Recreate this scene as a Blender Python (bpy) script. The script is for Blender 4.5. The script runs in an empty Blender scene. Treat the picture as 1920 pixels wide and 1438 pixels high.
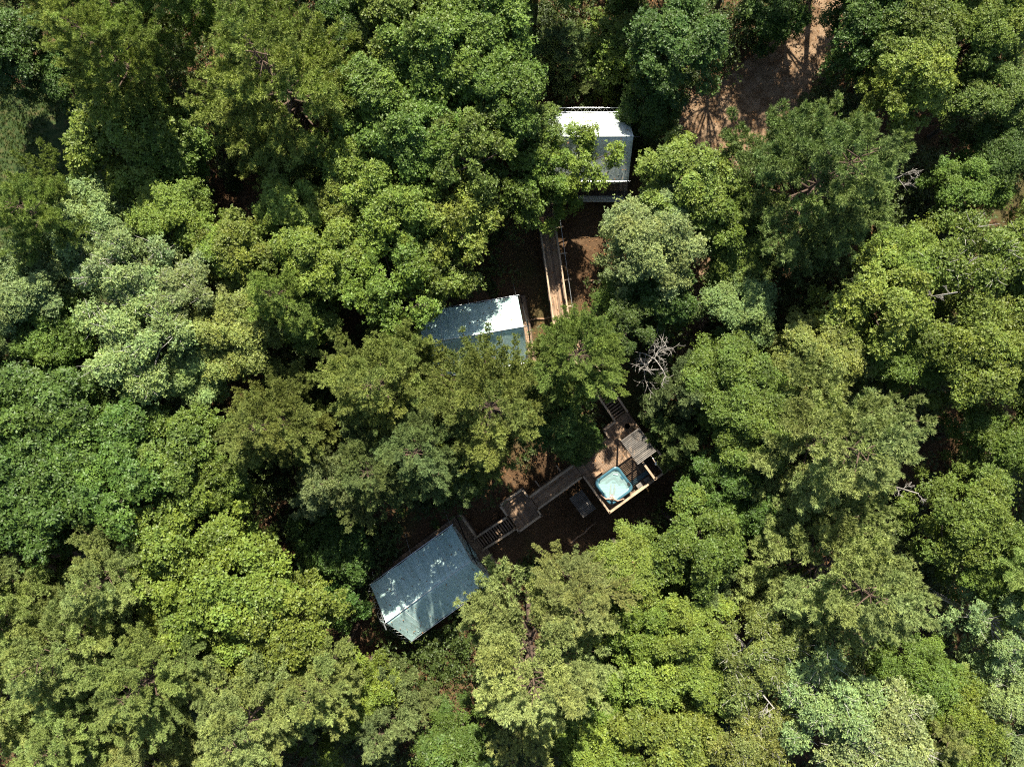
import bpy, math, random
import numpy as np
from math import radians as R_, sin, cos, pi

# ------------------------------------------------------------------ camera, sky, sun, exposure
sc = bpy.context.scene
COL = sc.collection
CAM_H = 59.0
HFOV = R_(66.0)
F = 960.0 / math.tan(HFOV / 2)            # focal length in pixels of a 1920 wide frame
cam = bpy.data.objects.new('camera', bpy.data.cameras.new('camera'))
COL.objects.link(cam)
cam.location = (0, 0, CAM_H)
cam.rotation_euler = (0, 0, 0)            # a drone looking straight down
cam.data.sensor_fit = 'HORIZONTAL'
cam.data.angle = HFOV
cam.data.clip_end = 1000
sc.camera = cam

SUN_EL, SUN_AZ = R_(47), R_(2)            # azimuth measured from +Y towards +X
wd = bpy.data.worlds.new("World"); sc.world = wd; wd.use_nodes = True
nt = wd.node_tree
sky = nt.nodes.new('ShaderNodeTexSky')
sky.sky_type = 'NISHITA'; sky.sun_disc = False
sky.sun_elevation = SUN_EL; sky.sun_rotation = SUN_AZ
bg = nt.nodes['Background']
nt.links.new(sky.outputs[0], bg.inputs[0]); bg.inputs[1].default_value = 0.07
sl = bpy.data.lights.new('sun', 'SUN'); sl.energy = 5.0; sl.angle = R_(0.53); sl.color = (1.0, 0.93, 0.80)
so = bpy.data.objects.new('sun', sl); COL.objects.link(so)
so.rotation_euler = (pi / 2 - SUN_EL, 0, pi - SUN_AZ)
so.location = (0, 40, 60)
sc.view_settings.view_transform = 'Standard'
sc.view_settings.look = 'None'
sc.view_settings.gamma = 1.0
sc.view_settings.use_curve_mapping = False
sc.view_settings.exposure = 1.5
cy = sc.cycles
cy.use_denoising = False; cy.filter_width = 1.15
cy.max_bounces = 5; cy.diffuse_bounces = 3; cy.glossy_bounces = 2; cy.transmission_bounces = 4
cy.transparent_max_bounces = 8; cy.caustics_reflective = False; cy.caustics_refractive = False

# ------------------------------------------------------------------ helpers
rng = np.random.default_rng(7)
random.seed(7)

def at(px, py, z):
    k = (CAM_H - z) / F
    return ((px - 960) * k, (719 - py) * k)

def ground_z(x, y):
    x = np.asarray(x, float); y = np.asarray(y, float)
    t = np.clip((y + 9) / 24, 0, 1); t = t * t * (3 - 2 * t)
    a = np.clip((-3.5 - y) / 5.5, 0, 1); b = np.clip((x + 0.5) / 5, 0, 1) * np.clip((26 - x) / 10, 0, 1)
    drop = a * a * (3 - 2 * a) * b * b * (3 - 2 * b)
    return 1.3 * t - 2.3 * drop + 0.10 * np.sin(x * .37 + 1.3) * np.cos(y * .31) + 0.05 * np.sin(x * .9 + y * .7)

def gz(x, y): return float(ground_z(x, y))

def tag(o, label=None, cat=None, group=None, kind=None):
    if label: o['label'] = label
    if cat: o['category'] = cat
    if group: o['group'] = group
    if kind: o['kind'] = kind
    return o

def empty(name, loc, rz=0.0):
    o = bpy.data.objects.new(name, None); COL.objects.link(o)
    o.location = loc; o.rotation_euler = (0, 0, rz); o.empty_display_size = .3
    return o

def link(name, me, mat=None, parent=None, loc=(0, 0, 0)):
    o = bpy.data.objects.new(name, me); COL.objects.link(o)
    if mat and not me.materials: me.materials.append(mat)
    if parent: o.parent = parent
    o.location = loc
    return o

def np_mesh(name, V, Fc, tint=None, smooth=False):
    """V (n,3), Fc (m,k) faces of one size; tint (m,3) face colours."""
    me = bpy.data.meshes.new(name)
    V = np.asarray(V, np.float32); Fc = np.asarray(Fc, np.int32)
    m, k = Fc.shape
    me.vertices.add(len(V)); me.vertices.foreach_set('co', V.ravel())
    me.loops.add(m * k); me.loops.foreach_set('vertex_index', Fc.ravel())
    me.polygons.add(m); me.polygons.foreach_set('loop_start', np.arange(m, dtype=np.int32) * k)
    if tint is not None:
        a = me.attributes.new('tint', 'FLOAT_COLOR', 'FACE')
        c = np.ones((m, 4), np.float32); c[:, :3] = tint
        a.data.foreach_set('color', c.ravel())
    me.update(calc_edges=True)
    if smooth: me.polygons.foreach_set('use_smooth', np.ones(m, bool))
    return me

class MB:
    """collects boxes, bars and tubes into one mesh"""
    def __init__(s): s.v = []; s.f = []
    def add(s, V, Fs):
        n = len(s.v); s.v += [tuple(p) for p in V]; s.f += [tuple(i + n for i in f) for f in Fs]
    def box(s, c, d, rz=0.0):
        x, y, z = d[0] / 2, d[1] / 2, d[2] / 2
        ca, sa = cos(rz), sin(rz)
        V = []
        for sx, sy, sz in ((-1, -1, -1), (1, -1, -1), (1, 1, -1), (-1, 1, -1), (-1, -1, 1), (1, -1, 1), (1, 1, 1), (-1, 1, 1)):
            a, b = sx * x, sy * y
            V.append((c[0] + a * ca - b * sa, c[1] + a * sa + b * ca, c[2] + sz * z))
        s.add(V, [(0, 3, 2, 1), (4, 5, 6, 7), (0, 1, 5, 4), (1, 2, 6, 5), (2, 3, 7, 6), (3, 0, 4, 7)])
    def bar(s, a, b, w, h=None):
        """square bar from a to b"""
        h = h or w
        a = np.array(a, float); b = np.array(b, float)
        d = b - a; d /= np.linalg.norm(d)
        up = np.array((0, 0, 1.0)) if abs(d[2]) < .95 else np.array((0, 1.0, 0))
        e = np.cross(d, up); e /= np.linalg.norm(e); g = np.cross(e, d)
        V = [p + e * sx * w / 2 + g * sy * h / 2 for p in (a, b) for sx, sy in ((-1, -1), (1, -1), (1, 1), (-1, 1))]
        s.add(V, [(3, 2, 1, 0), (4, 5, 6, 7), (0, 1, 5, 4), (1, 2, 6, 5), (2, 3, 7, 6), (3, 0, 4, 7)])
    def tube(s, P, rad, n=6):
        P = np.array(P, float); m = len(P)
        rad = np.broadcast_to(np.asarray(rad, float), (m,))
        T = np.gradient(P, axis=0); T /= np.linalg.norm(T, axis=1)[:, None] + 1e-9
        up = np.array((0.13, 0.21, 1.0)); V = []
        for i in range(m):
            e = np.cross(T[i], up)
            if np.linalg.norm(e) < .1: e = np.cross(T[i], (1, .2, 0))
            e /= np.linalg.norm(e); g = np.cross(T[i], e)
            for k in range(n):
                a = 2 * pi * k / n
                V.append(P[i] + rad[i] * (e * cos(a) + g * sin(a)))
        Fs = [(i * n + k, i * n + (k + 1) % n, (i + 1) * n + (k + 1) % n, (i + 1) * n + k) for i in range(m - 1) for k in range(n)]
        Fs += [tuple(range(n))[::-1], tuple((m - 1) * n + k for k in range(n))]
        s.add(V, Fs)
    def mesh(s, name, smooth=False):
        me = bpy.data.meshes.new(name); me.from_pydata(s.v, [], s.f); me.update()
        if smooth: me.polygons.foreach_set('use_smooth', np.ones(len(me.polygons), bool))
        return me
    def build(s, name, mat, parent=None, smooth=False, loc=(0, 0, 0)):
        return link(name, s.mesh(name, smooth), mat, parent, loc)

# ------------------------------------------------------------------ materials
class NT:
    def __init__(s, name):
        s.m = bpy.data.materials.new(name); s.m.use_nodes = True
        s.t = s.m.node_tree; s.n = s.t.nodes; s.l = s.t.links
        s.bsdf = s.n['Principled BSDF']; s.out = s.n['Material Output']
    def new(s, t, **kw):
        n = s.n.new(t)
        for k, v in kw.items():
            if hasattr(n, k): setattr(n, k, v)
            else: n.inputs[k.replace('_', ' ')].default_value = v
        return n
    def link(s, a, b): s.l.new(a, b)
    def ramp(s, fac, stops):
        r = s.new('ShaderNodeValToRGB'); e = r.color_ramp.elements
        while len(e) < len(stops): e.new(.5)
        for i, (p, c) in enumerate(stops): e[i].position = p; e[i].color = (*c, 1)
        s.link(fac, r.inputs[0]); return r.outputs[0]
    def noise(s, scale, detail=4, rough=.55, coord=None, vec_scale=None):
        n = s.new('ShaderNodeTexNoise', Scale=scale, Detail=detail, Roughness=rough)
        c = coord or s.new('ShaderNodeTexCoord').outputs['Object']
        if vec_scale:
            mp = s.new('ShaderNodeMapping'); mp.inputs['Scale'].default_value = vec_scale
            s.link(c, mp.inputs[0]); c = mp.outputs[0]
        s.link(c, n.inputs['Vector']); return n.outputs['Fac']
    def bump(s, h, strength=.3, dist=.02):
        b = s.new('ShaderNodeBump', Strength=strength, Distance=dist)
        s.link(h, b.inputs['Height']); s.link(b.outputs[0], s.bsdf.inputs['Normal']); return b

def mat_noise(name, c1, c2, scale, rough=.8, bump=.3, c3=None, vec_scale=None, metal=0.0, dist=.02, spec=.5):
    t = NT(name)
    f = t.noise(scale, 6, .62, vec_scale=vec_scale)
    stops = [(.32, c1), (.68, c2)] if c3 is None else [(.28, c1), (.5, c2), (.74, c3)]
    t.link(t.ramp(f, stops), t.bsdf.inputs['Base Color'])
    t.bsdf.inputs['Roughness'].default_value = rough
    t.bsdf.inputs['Metallic'].default_value = metal
    t.bsdf.inputs['Specular IOR Level'].default_value = spec
    if bump: t.bump(f, bump, dist)
    return t.m

def mat_leaf(name, rough=.45, spec=.5, trans=.3, yel=(1.16, 1.06, .75)):
    """leaf colour = the tree's own colour x the small random tint of each spray"""
    t = NT(name)
    oi = t.new('ShaderNodeObjectInfo')
    at_ = t.new('ShaderNodeAttribute'); at_.attribute_name = 'tint'
    sep = t.new('ShaderNodeSeparateColor'); t.link(at_.outputs['Color'], sep.inputs[0])
    mx = t.new('ShaderNodeMix', data_type='RGBA', blend_type='MULTIPLY'); mx.inputs[0].default_value = 1
    t.link(oi.outputs['Color'], mx.inputs[6])
    yl = t.new('ShaderNodeMix', data_type='RGBA')
    yl.inputs[6].default_value = (.9, 1, 1, 1); yl.inputs[7].default_value = (*yel, 1)
    t.link(sep.outputs[1], yl.inputs[0]); t.link(yl.outputs[2], mx.inputs[7])
    vm = t.new('ShaderNodeVectorMath', operation='SCALE')
    t.link(mx.outputs[2], vm.inputs[0])
    ma = t.new('ShaderNodeMapRange'); ma.inputs[3].default_value = .62; ma.inputs[4].default_value = 1.38
    t.link(sep.outputs[0], ma.inputs[0]); t.link(ma.outputs[0], vm.inputs['Scale'])
    t.link(vm.outputs[0], t.bsdf.inputs['Base Color'])
    t.bsdf.inputs['Roughness'].default_value = rough
    t.bsdf.inputs['Specular IOR Level'].default_value = spec
    tr = t.new('ShaderNodeBsdfTranslucent')
    vm2 = t.new('ShaderNodeVectorMath', operation='MULTIPLY'); vm2.inputs[1].default_value = (1.15, 1.25, .55)
    t.link(vm.outputs[0], vm2.inputs[0]); t.link(vm2.outputs[0], tr.inputs[0])
    ms = t.new('ShaderNodeMixShader'); ms.inputs[0].default_value = trans
    t.link(t.bsdf.outputs[0], ms.inputs[1]); t.link(tr.outputs[0], ms.inputs[2])
    t.link(ms.outputs[0], t.out.inputs[0])
    return t.m

def mat_bark():
    t = NT('bark')
    oi = t.new('ShaderNodeObjectInfo')
    f = t.noise(5, 6, .65, vec_scale=(3, 3, .6))
    mx = t.new('ShaderNodeMix', data_type='RGBA', blend_type='MULTIPLY'); mx.inputs[0].default_value = 1
    t.link(oi.outputs['Color'], mx.inputs[6])
    t.link(t.ramp(f, [(.3, (.5, .47, .45)), (.7, (1.15, 1.12, 1.1))]), mx.inputs[7])
    t.link(mx.outputs[2], t.bsdf.inputs['Base Color']); t.bsdf.inputs['Roughness'].default_value = .9
    t.bump(f, .6, .03)
    return t.m

def mat_ground():
    t = NT('forest_floor')
    c = t.new('ShaderNodeTexCoord').outputs['Object']
    n1 = t.noise(.45, 5, .6, c); n2 = t.noise(9, 8, .72, c); n3 = t.noise(.16, 3, .5, c)
    base = t.ramp(n2, [(.25, (.030, .017, .009)), (.5, (.085, .048, .024)), (.78, (.17, .105, .055))])
    tan = t.ramp(n2, [(.2, (.06, .034, .018)), (.6, (.125, .078, .042)), (.85, (.21, .138, .08))])
    grn = t.ramp(n2, [(.3, (.02, .03, .008)), (.7, (.07, .085, .022))])
    a = t.new('ShaderNodeMix', data_type='RGBA'); t.link(t.ramp(n1, [(.46, (0, 0, 0)), (.62, (1, 1, 1))]), a.inputs[0])
    t.link(base, a.inputs[6]); t.link(tan, a.inputs[7])
    b = t.new('ShaderNodeMix', data_type='RGBA'); t.link(t.ramp(n3, [(.52, (0, 0, 0)), (.66, (.8, .8, .8))]), b.inputs[0])
    t.link(a.outputs[2], b.inputs[6]); t.link(grn, b.inputs[7])
    t.link(b.outputs[2], t.bsdf.inputs['Base Color'])
    t.bsdf.inputs['Roughness'].default_value = .95; t.bsdf.inputs['Specular IOR Level'].default_value = .15
    t.bump(n2, .9, .08)
    return t.m

def mat_track():
    t = NT('track_dirt')
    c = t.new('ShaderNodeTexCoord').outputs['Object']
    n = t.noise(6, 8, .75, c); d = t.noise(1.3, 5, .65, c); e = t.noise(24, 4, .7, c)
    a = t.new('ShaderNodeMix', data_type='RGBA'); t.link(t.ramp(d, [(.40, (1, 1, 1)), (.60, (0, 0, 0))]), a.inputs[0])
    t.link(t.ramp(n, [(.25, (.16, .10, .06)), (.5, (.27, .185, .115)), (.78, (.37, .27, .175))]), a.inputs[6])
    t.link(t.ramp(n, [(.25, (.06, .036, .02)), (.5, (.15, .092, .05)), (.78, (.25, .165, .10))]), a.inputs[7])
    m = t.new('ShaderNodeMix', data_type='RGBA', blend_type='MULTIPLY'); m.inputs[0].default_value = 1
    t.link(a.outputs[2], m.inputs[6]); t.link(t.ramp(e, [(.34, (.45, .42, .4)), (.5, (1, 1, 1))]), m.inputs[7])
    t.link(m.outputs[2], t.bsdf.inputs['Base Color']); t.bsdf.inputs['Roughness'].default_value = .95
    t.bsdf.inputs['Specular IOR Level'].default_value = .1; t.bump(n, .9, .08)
    return t.m

def mat_wood(name, c1, c2, c3, axis=(1, 8, 8)):
    t = NT(name)
    c = t.new('ShaderNodeTexCoord').outputs['Object']
    n = t.noise(2.2, 8, .65, c, axis); n2 = t.noise(.9, 3, .6, c)
    col = t.ramp(n, [(.28, c1), (.5, c2), (.74, c3)])
    m = t.new('ShaderNodeMix', data_type='RGBA', blend_type='MULTIPLY'); m.inputs[0].default_value = 1
    t.link(col, m.inputs[6]); t.link(t.ramp(n2, [(.3, (.62, .6, .58)), (.7, (1.15, 1.12, 1.08))]), m.inputs[7])
    gm = t.new('ShaderNodeNewGeometry'); m2 = t.new('ShaderNodeMix', data_type='RGBA', blend_type='MULTIPLY'); m2.inputs[0].default_value = 1
    t.link(t.ramp(gm.outputs['Random Per Island'], [(0, (.60, .58, .57)), (.5, (.95, .95, .95)), (1, (1.35, 1.30, 1.24))]), m2.inputs[7])
    t.link(m.outputs[2], m2.inputs[6]); t.link(m2.outputs[2], t.bsdf.inputs['Base Color'])
    t.bsdf.inputs['Roughness'].default_value = .8; t.bump(n, .35, .01)
    return t.m

def mat_canvas(name, c1, c2, trans=.22):
    t = NT(name)
    c = t.new('ShaderNodeTexCoord').outputs['Object']
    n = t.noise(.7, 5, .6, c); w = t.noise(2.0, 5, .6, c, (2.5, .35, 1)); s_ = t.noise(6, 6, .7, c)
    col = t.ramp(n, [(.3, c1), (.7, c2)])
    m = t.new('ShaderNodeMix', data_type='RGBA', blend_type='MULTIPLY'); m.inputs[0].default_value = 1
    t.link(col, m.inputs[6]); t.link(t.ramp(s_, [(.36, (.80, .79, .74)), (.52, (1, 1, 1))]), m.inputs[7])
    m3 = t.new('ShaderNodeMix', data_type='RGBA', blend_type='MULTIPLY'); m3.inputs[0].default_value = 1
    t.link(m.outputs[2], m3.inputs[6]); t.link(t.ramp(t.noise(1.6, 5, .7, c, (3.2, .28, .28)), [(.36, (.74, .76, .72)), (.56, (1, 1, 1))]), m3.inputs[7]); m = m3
    t.link(m.outputs[2], t.bsdf.inputs['Base Color']); t.bsdf.inputs['Roughness'].default_value = .6
    b = t.bump(w, .22, .10)
    tr = t.new('ShaderNodeBsdfTranslucent'); t.link(m.outputs[2], tr.inputs[0]); t.link(b.outputs[0], tr.inputs['Normal'])
    ms = t.new('ShaderNodeMixShader'); ms.inputs[0].default_value = trans
    t.link(t.bsdf.outputs[0], ms.inputs[1]); t.link(tr.outputs[0], ms.inputs[2]); t.link(ms.outputs[0], t.out.inputs[0])
    return t.m

def mat_water():
    t = NT('tub_water')
    c = t.new('ShaderNodeTexCoord').outputs['Object']
    n = t.noise(7, 4, .6, c)
    tp = t.new('ShaderNodeBsdfTransparent'); tp.inputs[0].default_value = (.62, .78, .77, 1)
    df = t.new('ShaderNodeBsdfDiffuse'); df.inputs[0].default_value = (.40, .56, .54, 1)
    gl = t.new('ShaderNodeBsdfGlossy'); gl.inputs['Roughness'].default_value = .12
    b = t.new('ShaderNodeBump', Strength=.35, Distance=.03); t.link(n, b.inputs['Height'])
    t.link(b.outputs[0], gl.inputs['Normal']); t.link(b.outputs[0], df.inputs['Normal'])
    fr = t.new('ShaderNodeFresnel'); fr.inputs[0].default_value = 1.33; t.link(b.outputs[0], fr.inputs['Normal'])
    m1 = t.new('ShaderNodeMixShader'); m1.inputs[0].default_value = .38
    t.link(tp.outputs[0], m1.inputs[1]); t.link(df.outputs[0], m1.inputs[2])
    m2 = t.new('ShaderNodeMixShader'); t.link(fr.outputs[0], m2.inputs[0])
    t.link(m1.outputs[0], m2.inputs[1]); t.link(gl.outputs[0], m2.inputs[2])
    t.link(m2.outputs[0], t.out.inputs[0])
    return t.m

M = dict(
    leaf=mat_leaf('broad_leaf', .5, .27, .18),
    needle=mat_leaf('pine_needle', .6, .3, .18, (1.09, 1.03, .80)),
    bark=mat_bark(),
    ground=mat_ground(),
    track=mat_track(),
    lawn=mat_noise('lawn_grass', (.010, .024, .006), (.032, .052, .013), 2.2, .9, .9, (.085, .070, .028), dist=.06, spec=.2),
    litter=mat_leaf('dead_leaf', .8, .2, .15, (1.3, 1.0, .7)),
    wood=mat_wood('deck_wood', (.115, .076, .048), (.235, .160, .102), (.34, .24, .155)),
    rail=mat_wood('rail_wood', (.26, .185, .12), (.42, .32, .22), (.56, .45, .33)),
    darkwood=mat_wood('dark_wood', (.02, .014, .010), (.05, .034, .024), (.085, .06, .043)),
    greywood=mat_wood('grey_wood', (.10, .095, .088), (.19, .18, .165), (.30, .285, .26)),
    canvas=mat_canvas('fly_canvas', (.60, .86, .83), (.68, .90, .86)),
    canvas_pale=mat_canvas('pale_fly_canvas', (.68, .78, .76), (.76, .83, .80)),
    wallcanvas=mat_canvas('wall_canvas', (.70, .74, .68), (.80, .82, .76)),
    seam=mat_noise('canvas_seam', (.66, .72, .68), (.76, .80, .76), 6, .7, .1),
    rope=mat_noise('rope', (.42, .42, .40), (.62, .62, .58), 20, .8, .1),
    steel=mat_noise('galvanised_steel', (.45, .47, .48), (.62, .64, .65), 9, .38, .05, metal=.9),
    black=mat_noise('black_metal', (.008, .008, .009), (.018, .018, .019), 9, .5, .05),
    tub=mat_noise('acrylic_shell', (.035, .10, .135), (.06, .145, .18), 2.5, .22, 0),
    tubin=mat_noise('acrylic_inside', (.40, .55, .54), (.50, .62, .61), 2.5, .25, 0),
    cover=mat_noise('vinyl_cover', (.035, .075, .088), (.06, .11, .125), 5, .45, .2),
    water=mat_water(),
    skin=mat_noise('skin', (.50, .27, .19), (.62, .36, .26), 14, .5, .05),
    hair=mat_noise('hair', (.035, .016, .008), (.085, .042, .02), 40, .5, .4, vec_scale=(1, 1, 4)),
    swim=mat_noise('swimsuit', (.42, .035, .035), (.52, .06, .055), 16, .7, .1),
    tile=mat_noise('block_wall', (.58, .55, .50), (.72, .69, .63), 4, .85, .2),
    dead=mat_noise('dead_wood', (.16, .145, .125), (.30, .275, .24), 9, .9, .4, (.42, .39, .35)),
    log=mat_noise('log_wood', (.22, .13, .075), (.42, .27, .16), 6, .9, .4),
)

# ------------------------------------------------------------------ ground, track, lawn
def build_ground():
    xs = np.concatenate([np.linspace(-220, -46, 12), np.linspace(-45, 45, 121), np.linspace(46, 220, 12)])
    ys = np.concatenate([np.linspace(-220, -36, 12), np.linspace(-35, 35, 95), np.linspace(36, 220, 12)])
    X, Y = np.meshgrid(xs, ys); Z = ground_z(X, Y)
    nx, ny = len(xs), len(ys)
    i = np.arange(nx * ny).reshape(ny, nx)
    Fc = np.stack([i[:-1, :-1], i[:-1, 1:], i[1:, 1:], i[1:, :-1]], -1).reshape(-1, 4)
    o = link('ground', np_mesh('ground', np.stack([X, Y, Z], -1).reshape(-1, 3), Fc, smooth=True), M['ground'])
    tag(o, 'brown leaf littered forest floor under the trees', None, None, 'structure')

def patch(name, mat, inside, x0, x1, y0, y1, label, h=.012, step=.2):
    xs = np.arange(x0, x1, step); ys = np.arange(y0, y1, step)
    X, Y = np.meshgrid(xs, ys); nx, ny = len(xs), len(ys)
    i = np.arange(nx * ny).reshape(ny, nx)
    Fc = np.stack([i[:-1, :-1], i[:-1, 1:], i[1:, 1:], i[1:, :-1]], -1).reshape(-1, 4)
    cx = X.ravel()[Fc].mean(1); cy_ = Y.ravel()[Fc].mean(1)
    Fc = Fc[inside(cx, cy_)]
    o = link(name, np_mesh(name, np.stack([X, Y, ground_z(X, Y) + h], -1).reshape(-1, 3), Fc, smooth=True), mat)
    tag(o, label, None, None, 'structure')

TRACK = [at(1580, -60, .5), at(1545, 60, 1), at(1440, 170, 1), at(1345, 235, 1), at(1310, 330, 1), at(1330, 430, 1), at(1312, 560, 1), at(1298, 640, .8), at(1290, 760, .5), at(1300, 900, .2)]
TRACK_W = [2.2, 2.1, 2.9, 3.0, 2.3, 1.7, 1.3, 1.2, .9, .5]
def track_d(x, y):
    best = np.full(x.shape, 1e9)
    for (a, b), w0, w1 in zip(zip(TRACK[:-1], TRACK[1:]), TRACK_W[:-1], TRACK_W[1:]):
        ax, ay = a; dx, dy = b[0] - ax, b[1] - ay
        t = np.clip(((x - ax) * dx + (y - ay) * dy) / (dx * dx + dy * dy), 0, 1)
        d = np.hypot(x - ax - t * dx, y - ay - t * dy) - (w0 + (w1 - w0) * t)
        best = np.minimum(best, d)
    return best
def ragged(x, y): return .35 * np.sin(x * 2.1 + np.sin(y * 1.7) * 2) * np.cos(y * 2.6 + x) + .2 * np.sin(x * 6.3 + y * 4.1) + .2 * rng.random(x.shape)
build_ground()
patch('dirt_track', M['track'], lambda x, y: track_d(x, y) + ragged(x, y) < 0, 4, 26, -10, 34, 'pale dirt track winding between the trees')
def lawn_in(x, y): return (np.hypot((x + 37) / 10.5, (y - 12.5) / 9.5) + .06 * ragged(x, y) < 1)
patch('lawn', M['lawn'], lawn_in, -50, -24, 0, 24, 'mossy green lawn clearing at the edge of the forest', .012, .3)

# the deck and everything joined to it share one grid turned by 36 degrees
TH = R_(36); CU, SU = cos(TH), sin(TH)
O_DECK = at(1143, 962, 2.6)
def l2w(u, v): return (O_DECK[0] + u * CU - v * SU, O_DECK[1] + u * SU + v * CU)

def unit(a): return a / (np.linalg.norm(a, axis=-1, keepdims=True) + 1e-9)

# ------------------------------------------------------------------ tents
def fly_mesh(L, hw, eave, ridge, nx=22, ny=9, seed=0):
    """ridge roof along X with sagging cloth; x in 0..L (front gable at x=L)"""
    g = np.random.default_rng(seed)
    xs = np.linspace(0, L, nx); vs = np.linspace(-1, 1, 2 * ny + 1)
    X, V = np.meshgrid(xs, vs)
    a = np.abs(V)
    Z = ridge + (eave - ridge) * a - .10 * np.sin(np.pi * a) * (.6 + .4 * np.cos(X / L * 2 * np.pi * 3))
    Z -= .05 * np.sin(np.pi * X / L) * (1 - a)
    Z += .012 * np.sin(X * 5.3 + V * 3 + seed) * a + .01 * np.sin(X * 11.0 + 1.7 * seed) * a
    Y = V * hw
    Y = Y + np.sign(V) * -.07 * a ** 3 * np.abs(np.sin(X / L * np.pi * 4))
    i = np.arange(X.size).reshape(X.shape)
    Fc = np.stack([i[:-1, :-1], i[:-1, 1:], i[1:, 1:], i[1:, :-1]], -1).reshape(-1, 4)
    return np_mesh('roof', np.stack([X, Y, Z], -1).reshape(-1, 3), Fc, smooth=True)

def deck_mesh(x0, x1, y0, y1, z, w=.14, gap=.012, along='x', th=.035, jit=True):
    mb = MB()
    if along == 'x':
        y = y0
        while y < y1 - .03:
            ww = min(w, y1 - y); j = random.uniform(0, .02) if jit else 0
            mb.box(((x0 + x1) / 2 + j, y + ww / 2, z - th / 2 + random.uniform(-.003, .003)), (x1 - x0, ww - gap, th)); y += w
    else:
        x = x0
        while x < x1 - .03:
            ww = min(w, x1 - x)
            mb.box((x + ww / 2, (y0 + y1) / 2, z - th / 2 + random.uniform(-.003, .003)), (ww - gap, y1 - y0, th)); x += w
    return mb

def railing(root, pts, z, h=1.0, lower=(.35, .65), mat='rail', pw=.09, cap=.13, step=1.8):
    """posts, lower rails and a cap rail along a polyline in the root's space; z = floor height(s)"""
    for a, b in zip(pts[:-1], pts[1:]):
        a3 = np.array(a if len(a) == 3 else (*a, z), float); b3 = np.array(b if len(b) == 3 else (*b, z), float)
        n = max(1, int(round(np.linalg.norm(b3 - a3) / step)))
        for i in range(n + 1):
            p = a3 + (b3 - a3) * i / n
            m = MB(); m.box((p[0], p[1], p[2] + h / 2 - .1), (pw, pw, h + .2 - .03)); m.build('railing_post', M[mat], root)
        up = np.array((0, 0, 1.0))
        d = (b3 - a3) / np.linalg.norm(b3 - a3)
        m = MB(); m.bar(a3 + up * h - d * .05, b3 + up * h + d * .05, cap, .04); m.build('cap_rail', M[mat], root)
        for l in lower:
            m = MB(); m.bar(a3 + up * h * l, b3 + up * h * l, .05, .09); m.build('lower_rail', M[mat], root)

LIT = []                                       # points where dead leaves have come to rest on roofs and boards
def litter_on(root, zf, x0, x1, y0, y1, n):
    ca, sa = cos(root.rotation_euler.z), sin(root.rotation_euler.z)
    for _ in range(n):
        x, y = random.uniform(x0, x1), random.uniform(y0, y1)
        LIT.append((root.location.x + x * ca - y * sa, root.location.y + x * sa + y * ca, root.location.z + zf(x, y) + .02))

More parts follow.
